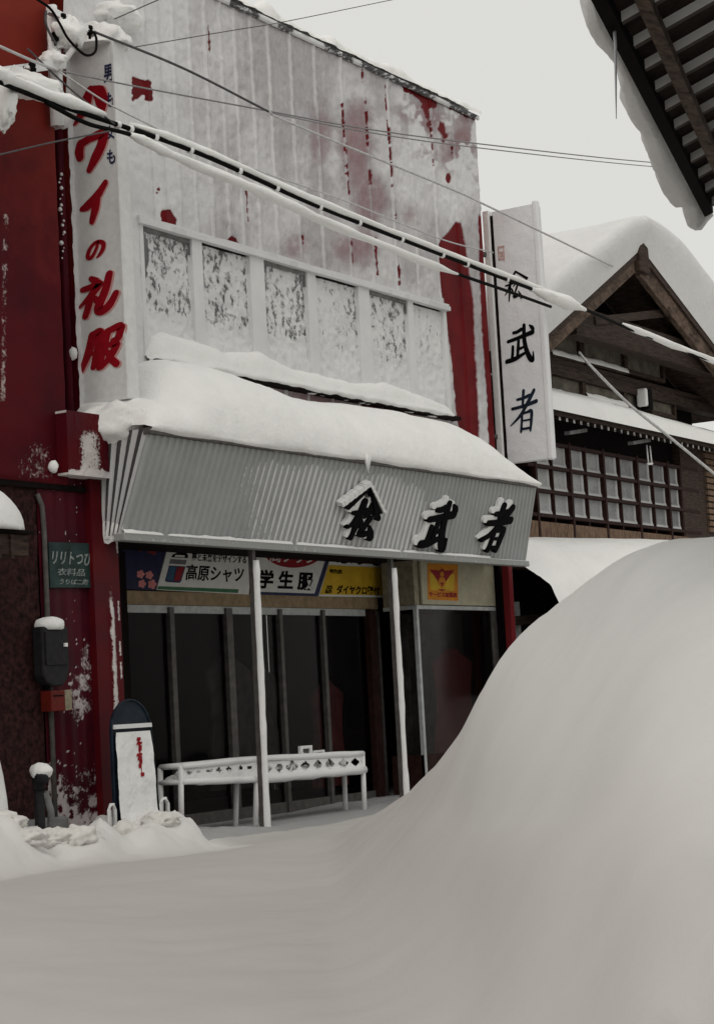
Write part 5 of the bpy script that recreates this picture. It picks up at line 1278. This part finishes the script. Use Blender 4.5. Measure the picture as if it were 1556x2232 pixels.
us = np.linspace(xe0, xe1, 160); vs = np.linspace(0, 1, 14)
def pt_fn(U_, V_):
    th_ = (.17 + .05 * (fbm(U_ * 1.2, V_, 3.) - .5)) * np.interp(U_, [9, 13, 17, 19.5], [1.25, 1.15, .8, .5])
    y = YE_ - .08 + (YWH - YE_ + .08) * V_
    z = zE - .03 + (zW - zE) * V_ + th_ * np.sqrt(np.clip(V_ / .18, 0, 1)) - .02 * (V_ == 0)
    return np.stack([U_, y, z], -1)
P, f = grid(us, vs, pt_fn); o = mesh_np('pent_roof_snow', P, f, M['snow_roof']); tag(o, 'even layer of snow on the pent roof between plaster panels and lattice window', 'snow')
# wall under the pent roof, lattice window
YLt = .86
zL1, zL0 = on(1300, 985, YLt)[2], on(1300, 1136, YLt)[2]
xl0_, xl1_ = on(1166, 1080, YLt)[0], on(1470, 1100, YLt)[0]
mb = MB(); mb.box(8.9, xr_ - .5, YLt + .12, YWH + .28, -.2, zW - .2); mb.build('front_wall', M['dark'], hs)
mb = MB(); mb.box(8.9, xr_ - .5, YLt - .02, YLt + .119, zL0 - .75, zL0 - .09); mb.build('board_wall', M['boards'], hs)
lat = MB(); 
vx = [1168, 1206, 1244, 1280, 1317, 1353, 1390, 1424, 1456, 1484]
xv = [on(p_, 1075, YLt)[0] for p_ in vx]
rows = [zL0, zL0 + (zL1 - zL0) / 3, zL0 + 2 * (zL1 - zL0) / 3, zL1]
for j in range(3):
    for i in range(9):
        u = np.linspace(xv[i], xv[i + 1], 14); v = np.linspace(rows[j], rows[j + 1], 14)
        P, f = grid(u, v, lambda U_, V_: np.stack([U_, YLt + .055 - .02 * sst(rows[j] + .10, rows[j] + .03, V_) - .015 * sst(xv[i + 1] - .10, xv[i + 1] - .03, U_), V_], -1))
        edge = np.minimum((P[:, 2] - rows[j]) / .10, (xv[i + 1] - P[:, 0]) / .10)
        tt = np.where(edge < .75, .0, .62 + .4 * (fbm(P[:, 0] * 9, P[:, 2] * 9, 3.) - .5) + .05 * i)
        mesh_np('lattice_pane', P, f, M['latpane'], hs, np.full(len(P), .02), True, tt)
for i, x in enumerate(xv):
    big = i % 2 == 0
    mb = MB(); w_ = .06 if big else .034
    mb.box(x - w_ / 2, x + w_ / 2, YLt - (.03 if big else .012), YLt + .07, zL0 - .4, zL1 + .05); mb.build('lattice_bar', M['redwood'], hs, bevel=.004)
for j, z in enumerate(rows):
    mb = MB(); mb.box(xl0_ - .2, xv[-1] + .7, YLt - .022, YLt + .068, z - .026, z + .022); mb.build('lattice_bar', M['redwood'], hs, bevel=.004)
mb = MB(); mb.box(xv[-1] + .04, xr_ - .5, YLt - .01, YLt + .118, zL0 - .088, zL1 + .6); mb.build('front_wall', M['wood'], hs)
lv = MB()
for k in range(14): lv.box(xv[-1] + 1.0, xv[-1] + 2.2, YLt - .05, YLt - .011, zL0 + .03 + k * .10, zL0 + .10 + k * .10)
lv.build('louvre', M['boards'], hs)
for px_, py_ in ((1262, 940), (1400, 962)):
    a = on(px_ - 26, py_ + 4, .6); c = on(px_ + 26, py_ - 4, .6); mb = MB(); mb.bar((a[0], .6, a[2]), (c[0], .7, c[2]), .08, .05); mb.build('bracket', M['concrete'], hs)
mb = MB(); a = on(1409, 970, .6); c = on(1414, 1012, .6); mb.tube([(a[0], .6, a[2]), (a[0] + .02, .6, c[2])], .012, 6); mb.tube([(a[0] + .12, .6, a[2]), (a[0] + .14, .6, c[2] + .03)], .012, 6); mb.tube([(a[0] - .02, .6, c[2]), (a[0] + .16, .6, c[2] + .02)], .02, 6); mb.build('hanger', M['rack'], hs, True)
# thick snow on the roof
us = np.concatenate([np.linspace(xl_ - .35, AX, 60), np.linspace(AX + .05, xr_ + .3, 46)]); vs = np.linspace(0, 1, 70)
def rsn(U_, V_):
    zr = np.where(U_ < AX, AZ - SL * (AX - U_), AZ - SLr * (U_ - AX))
    zround = np.sqrt(np.maximum((U_ - AX) ** 2, 0) + .42) 
    zr2 = AZ - np.where(U_ < AX, SL, SLr) * (zround - .30)
    th_ = .66 + .26 * sst(AX - .2, AX + 1.6, U_) + .14 * (fbm(U_ * .8, V_ * 4, 3.) - .5)
    e_ = np.clip(V_ / .10, 0, 1)
    y = np.where(V_ < .10, YV - .10 - .16 * np.sin(e_ * PI) , YV - .10 + (V_ - .10) / .90 * 10.4)
    edge = np.clip((np.minimum(U_ - xl_ + .35, xr_ + .3 - U_)) / .5, 0, 1) ** .5
    z = np.where(V_ < .10, zr + .03 + (zr2 - zr - .03 + th_ * edge) * np.sin(e_ * PI / 2) ** .8, zr2 + th_ * edge * (1 + .15 * (fbm(U_ * .7, V_ * 6, 6.) - .5)))
    return np.stack([U_, y, z], -1)
P, f = grid(us, vs, rsn); o = mesh_np('gable_snow', P, f, M['old_snow']); tag(o, 'very thick rounded blanket of snow on the gable roof of the timber house', 'snow')
# shed between shop and house, with the heap of slid roof snow before the house
sh = thing('alley_shed', (8.9, .9, 0), 'dark timber lean-to in the gap right of the shop, half buried in snow', 'shed')
mb = MB(); mb.box(XR + .02, 10.6, .95, 1.1, -.2, 2.5); mb.build('wall', M['dark'], sh)
mb = MB(); q = on(1150, 1345, .5); mb.bar((q[0] - .3, .6, q[2] - .05), (q[0] + 1.2, .6, q[2] + .02), .16, .12); mb.build('beam', M['woodx'], sh)
mb = MB(); q = on(1126, 1380, .6); mb.box(q[0] - .02, q[0] + .03, .55, .62, 0, 2.3); mb.build('frame', M['palealu'], sh)
us = np.linspace(XR + .06, 26, 190); vs = np.linspace(0, 1, 40)
hp = np.array([(1105, 1232), (1165, 1166), (1230, 1163), (1330, 1168), (1420, 1172), (1500, 1178), (1556, 1185)], float)
hX = np.array([on(a, b_, .35)[0] for a, b_ in hp]); hZ = np.array([on(a, b_, .35)[2] for a, b_ in hp])
lw = np.array([(1112, 1252), (1150, 1268), (1172, 1282), (1186, 1302), (1200, 1330)], float)
lX = np.array([on(a, b_, -.35)[0] for a, b_ in lw]); lZ = np.array([on(a, b_, -.35)[2] for a, b_ in lw])
def heap(U_, V_):
    zt = np.interp(U_, hX, hZ); zb = np.interp(U_, list(lX) + [lX[-1] + .5, lX[-1] + 1.0], list(lZ) + [1.2, -.2]) + (fbm(U_ * 5, U_ * 0, 4.) - .5) * .18
    a = V_ * PI / 2 * 1.0
    yb = np.interp(U_, [8.2, 9.6, 12], [-.35, -.4, -1.6])
    y = .95 + (yb - .95) * np.sin(a) ** .8; z = zb + (zt - zb) * np.cos(a) ** .6
    n_ = (fbm(U_ * 1.1, V_ * 3, 3.) - .5) * .22 + (fbm(U_ * 5, V_ * 9, 6.) - .5) * .07
    return np.stack([U_, y - n_, z + n_ * .3 * np.sin(V_ * PI)], -1)
P, f = grid(us, vs, heap); o = mesh_np('slid_snow_heap', P, f, M['snow_roof']); tag(o, 'great heap of slid roof snow piled under the lattice window of the timber house', 'snow heap')
P, f = grid(us, np.linspace(0, 1, 8), lambda U_, V_: np.stack([U_, heap(U_, V_ * 0 + 1)[..., 1] + (0.95 - heap(U_, V_ * 0 + 1)[..., 1]) * V_, heap(U_, V_ * 0 + 1)[..., 2] + .05 * np.sin(V_ * PI)], -1))
o2 = mesh_np('heap_underside', P, f, M['snow_roof'], o)

# ================================================================== NEAR HOUSE WHOSE EAVES HANG OVER THE UPPER RIGHT
ZE = 4.35
ea, eb = onZ(1300, 0, ZE), onZ(1546, 477, ZE)
ed = (eb - ea); ed = ed / np.linalg.norm(ed); en = np.array([ed[1], -ed[0], 0.0])       # en points in under the roof
EL0 = -4.2                                                    # the house begins a few steps ahead of the viewer
nh = thing('near_house', tuple(eb + en * 1.5 - np.array([0, 0, ZE])), 'dark house on the near side whose raftered eaves overhang the upper right corner', 'house')
L = np.linalg.norm(eb - ea)
def ep(s, t, z): return ea + ed * s + en * t + np.array([0, 0, z])
S1 = L; S0 = EL0; PITCHR = .42; DEP = 5.0
def slab(t0, t1, zo0, zo1, mat, name, s0=S0, s1=S1):
    mb = MB(); p = []
    for zo in (zo0, zo1):
        for (s, t) in ((s0, t0), (s1, t0), (s1, t1), (s0, t1)): p.append(ep(s, t, PITCHR * t + zo))
    mb.hexa(p); return fix(mb.build(name, M[mat], nh))
slab(0.0, DEP, .10, .16, 'sheath', 'roof')
slab(-.03, .03, .03, .16, 'dark', 'fascia')
slab(.15, .21, -.02, .045, 'barge', 'purlin')
k = 0; s = S1 - .10
while s > S1 - 5.2:
    mb = MB(); p = [ep(a, t, PITCHR * t + zo) for zo in (.046, .099) for (a, t) in ((s - .05, .04), (s, .04), (s, 4.9), (s - .05, 4.9))]
    mb.hexa(p); fix(mb.build('rafter', M['rafter'], nh)); s -= .40
mb = MB(); p = [ep(a, t, z - ZE if z < .5 else PITCHR * t + .10) for z in (-.2, 1) for (a, t) in ((-2.4, 2.5), (S1 - .5, 2.5), (S1 - .5, 4.9), (-2.4, 4.9))]
mb.hexa(p); fix(mb.build('wall', M['wood'], nh))
mb = MB(); p = [ep(a, t, PITCHR * t + zo) for zo in (-.24, -.031) for (a, t) in ((S1 - .16, .5), (S1 - .0, .5), (S1 - .0, 4.9), (S1 - .16, 4.9))]
mb.hexa(p); fix(mb.build('verge_beam', M['woodx'], nh))
mb = MB(); c = ep(S1 - .08, .22, -.06); mb.tube([c - ed * .10, c + ed * .14], .11, 14); mb.build('beam_end', M['woodx'], nh, True)
# snow with a drooping cornice
us = np.linspace(S0, S1 + .12, 150); vs = np.linspace(0, 1, 34)
sil = np.array([(1245, 0), (1290, 60), (1322, 130), (1342, 200), (1375, 250), (1388, 320), (1425, 380), (1446, 405), (1470, 405), (1502, 440), (1540, 470)], float)
def over(sv):
    tgt = []
    for s in np.atleast_1d(sv):
        base_ = ep(s, 0, .2); bx_, by_ = pj(base_); xs2 = np.interp(by_ - 0, sil[:, 1], sil[:, 0])
        # how far the cornice reaches past the eave
        d = max(4, bx_ - xs2) ; D = np.linalg.norm(base_[:2] - CAM[:2]); tgt.append(d * D / F * 0.82)
    return np.array(tgt)
ov = over(us)
def cor(U_, V_):
    i = np.clip(((U_ - S0) / (S1 + .12 - S0) * 149).round().astype(int), 0, 149); o_ = ov[i]
    o_ = np.where(U_ < -.5, .35, o_)
    th_ = .62
    t = np.interp(V_, [0, .08, .2, .3, .42, .55, 1], [.02, -.45, -.85, -1.0, -.75, -.2, 5]); t = np.where(t < 0, t * o_, t)
    z = np.interp(V_, [0, .08, .2, .3, .42, .55, 1], [.17, .10, .12, .24, .44, .56, .64])
    z = z + np.where(t > 0, PITCHR * t, .25 * t) + .05 * (fbm(U_ * 1.5, V_ * 4, 3.) - .5)
    t = t + .10 * (fbm(U_ * 2.2, V_ * 3, 5.) - .5) * sst(.05, .2, V_)
    en_ = np.where(U_ > S1 - .02, -.12, 0)
    return ea + U_[..., None] * ed + t[..., None] * en + np.stack([0 * U_, 0 * U_, z + en_], -1)
P, f = grid(us, vs, cor); o = mesh_np('eave_snow', P, f, M['letter_snow']); tag(o, 'thick snow cornice curling over the eaves in the upper right corner', 'snow')
q0 = ep((np.linalg.norm(onZ(1342, 82, ZE) - ea)), -.02, .05)
d_ = ray(1342, 100); 
tt = 9.9; a = CAM + ray(1341, 96) / np.linalg.norm(ray(1341, 96)) * 10.1; c = CAM + ray(1343, 258) / np.linalg.norm(ray(1343, 258)) * 10.05
mb = MB(); mb.tube([(a[0], a[1], a[2] + .12), a, (a + c) / 2, c], [.010, .009, .006, .002], 8, wob=.15); o = mb.build('icicle', M['ice'], None, True); tag(o, 'long thin icicle hanging from the snow cornice at the upper right', 'icicle')

# ================================================================== WIRES
def path(pts, n=40):                                          # (px, py, Y) -> points in space, smoothed
    return spline([on(a, b_, y) for a, b_, y in pts], n)
main = path([(-60, 150, -.75), (100, 218, -.55), (425, 330, -.55), (700, 452, -.6), (1060, 592, -.5), (1270, 672, -.2), (1400, 728, .1), (1640, 822, .3)], 90)
mc_ = thing('messenger_cable', tuple(main[45]), 'thick black messenger cable with snow above and below crossing the shop front', 'cable')
mb = MB(); mb.tube(main, .0225, 8); mb.build('sheath', M['rubber'], mc_, True)
tm = MB()
for p_ in (243, 276, 337, 425, 518, 608, 702, 790, 866, 950, 1020, 1100, 1165):
    i = int(np.argmin(np.abs(pj(main)[0] - p_))); tm = MB(); d = main[i + 1] - main[i - 1]; d /= np.linalg.norm(d); tm.tube([main[i] - d * .018, main[i] + d * .018], .036, 8); tm.build('tie', M['letter_snow'], mc_, True)
def snow_rope(name, sub, off, r0, label, sq=1.0):
    P = np.array(sub) + np.array([0, 0, off]); n = len(P)
    rr = [r0 * (0.55 + .9 * float(fbm(i * .55, r0 * 40, 2.))) * min(1, .35 + min(i, n - 1 - i) * .25) for i in range(n)]
    mb = MB(); mb.tube(P, rr, 9, wob=.34, sy=sq); o = mb.build(name, M['snow_roof'], None, True); tag(o, label, 'snow')
mx = pj(main)[0]
lower = path([(100, 222, -.57), (190, 268, -.57), (285, 293, -.57), (380, 338, -.57), (560, 413, -.59), (760, 503, -.59), (960, 583, -.52), (1100, 632, -.46), (1200, 668, -.3)], 70)
lx = pj(lower)[0]
lc = thing('lower_cable', tuple(lower[10]), 'second black cable drooping just below the thick messenger cable', 'cable')
mb = MB(); mb.tube(lower, .020, 8); mb.build('sheath', M['rubber'], lc, True)
snow_rope('cable_snow', main[(mx > -60) & (mx < 245)], .055, .065, 'snow lying on the cable where it leaves the bracket at the left', .9)
snow_rope('cable_snow', main[(mx > 268) & (mx < 1275)], .045, .040, 'long roll of snow lying on the thick messenger cable', .9)
snow_rope('cable_snow', main[(mx > 1350) & (mx < 1640)], .025, .050, 'snow lying on the cable in front of the dark gable at the right')
snow_rope('cable_snow', lower[(lx > 280) & (lx < 1015)], -.002, .046, 'long roll of snow clinging to the lower cable', .95)
snow_rope('cable_snow', main[(mx > 1150) & (mx < 1285)], .0, .07, 'snow lump at the house end of the messenger cable', 1.1)
def wire(pts, r, mat, lab, n=40):
    mb = MB(); mb.tube(path(pts, n), r, 6); o = mb.build('wire', M[mat], None, True); tag(o, lab, 'wire')
wire([(205, 68, -.1), (400, 148, -.2), (585, 242, -.3)], .012, 'wire', 'dark wire running from the upper insulators down across the rimed front')
wire([(585, 242, -.3), (640, 270, -.3), (980, 410, -.2), (1060, 447, -.35), (1170, 500, -.4), (1335, 580, .3)], .012, 'palewire', 'rimed pale wire continuing down to the gable peak', 50)
wire([(105, 148, -.2), (300, 188, -.2), (580, 240, -.2), (800, 280, -.2), (1040, 312, -.2), (1420, 353, .6), (1700, 370, 2)], .008, 'faintwire', 'thin grey wire crossing high over the front, upper of a pair', 60)
wire([(590, 245, -.22), (800, 287, -.2), (1040, 321, -.2), (1420, 362, .6), (1700, 380, 2)], .007, 'faintwire', 'thin grey wire crossing high over the front, lower of a pair', 60)
wire([(-40, 82, -.9), (0, 100, -.8), (70, 131, -.5), (125, 152, -.3)], .012, 'palewire', 'white rimed wire coming in from the left edge over the red wall')
wire([(-30, 343, -.6), (0, 336, -.6), (120, 308, -.6), (238, 285, -.6)], .008, 'wire', 'thin wire rising from the left edge to the drooping cable')
wire([(60, 105, -.2), (150, 190, -.3), (250, 270, -.58)], .008, 'wire', 'thin wire slanting from the bracket to the black cable')
wire([(130, 155, -.3), (225, 218, -.4), (300, 258, -.5), (425, 318, -.56), (560, 370, -.58), (760, 440, -.55), (960, 520, -.3), (1075, 550, .3)], .008, 'palewire', 'thin wire running close above the messenger cable', 60)
wire([(290, 102, 0), (500, 66, 0), (620, 46, 0), (870, -5, .2)], .005, 'wire', 'faint hair-thin wire crossing the top of the front')
wire([(250, 40, -.1), (300, 18, -.1), (350, -4, -.1)], .006, 'wire', 'faint wire leaving the top of the picture above the white sign')
wire([(1262, 768, .5), (1290, 800, .2), (1370, 880, -.1), (1450, 945, -.4), (1556, 1032, -.8), (1700, 1150, -1.2)], .020, 'palewire', 'snow-covered rope slanting down before the timber house')
wire([(78, -5, -.1), (110, 18, -.1), (130, 50, -.1), (150, 85, -.1), (185, 118, -.1), (207, 112, -.1), (210, 85, -.1), (205, 68, -.1)], .012, 'rubber', 'black wire looping below the upper insulators', 40)
wire([(100, 22, -.1), (100, 50, -.1), (112, 78, -.1), (122, 95, -.1)], .012, 'wire', 'short grey wire hanging in a bow at the mast head')
# mast with insulators
ms = thing('wire_bracket', tuple(on(118, 270, .1)), 'snow-plastered steel bracket with insulators between the red wall and the white sign', 'wire bracket')
m0, m1 = on(126, 275, .12), on(112, 12, .12)
mb = MB(); mb.tube([m0, (m0 + m1) / 2, m1], [.055, .065, .05], 12, wob=.3); mb.build('mast', M['mast'], ms, True)
a0_, a1_ = on(105, 20, .05), on(205, 72, -.05)
mb = MB(); mb.bar(a0_, a1_, .06, .06); mb.build('cross_arm', M['mast'], ms)
a2, a3 = on(118, 95, .1), on(165, 102, -.05)
mb = MB(); mb.bar(on(122, 100, .08), on(178, 92, -.05), .045, .045); mb.bar(on(128, 148, .08), on(160, 105, -.05), .04, .04); mb.build('strut', M['mast'], ms)
b0_, b1_ = on(-30, 160, -.45), on(130, 138, .05)
mb = MB(); mb.bar(b0_, b1_, .08, .08); mb.bar(on(20, 170, -.4), on(118, 205, .08), .06, .06); mb.build('lower_arm', M['mast'], ms)
for i, (px_, py_, Y) in enumerate(((137, 36, 0), (165, 50, 0), (195, 62, -.05), (130, 60, .05), (120, 76, .05), (167, 79, -.05), (40, 158, -.4), (58, 150, -.35), (70, 143, -.3), (87, 170, -.2))):
    p = on(px_, py_, Y); mb = MB(); mb.lathe(p - np.array([0, 0, .05]), [(.012, -.04), (.014, 0), (.034, .005), (.036, .03), (.022, .035), (.032, .05), (.030, .075), (.01, .085)], 12); mb.build('insulator', M['porcelain'] if i % 2 else M['rubber'], ms, True)
for i, (px_, py_, Y, r, lab) in enumerate(((150, 70, 0, (.17, .12, .13), 'clump of snow on the upper arm of the wire bracket'), (60, 185, -.35, (.42, .14, .11), 'thick clump of snow on the lower arm of the wire bracket'), (6, 225, -.45, (.10, .12, .22), 'ragged tongue of snow hanging at the left edge under the cable'), (115, 130, .0, (.13, .12, .08), 'small clump of snow where the bracket meets the mast'), (245, 38, .5, (.32, .22, .14), 'snow heaped at the top left corner of the rimed shop front'))):
    o = lump('bracket_snow' if i < 4 else 'roof_corner_snow', on(px_, py_, Y), r, M['snow_roof'], seed=i * 1.9 + .5, amp=.45, n=30); tag(o, lab, 'snow')
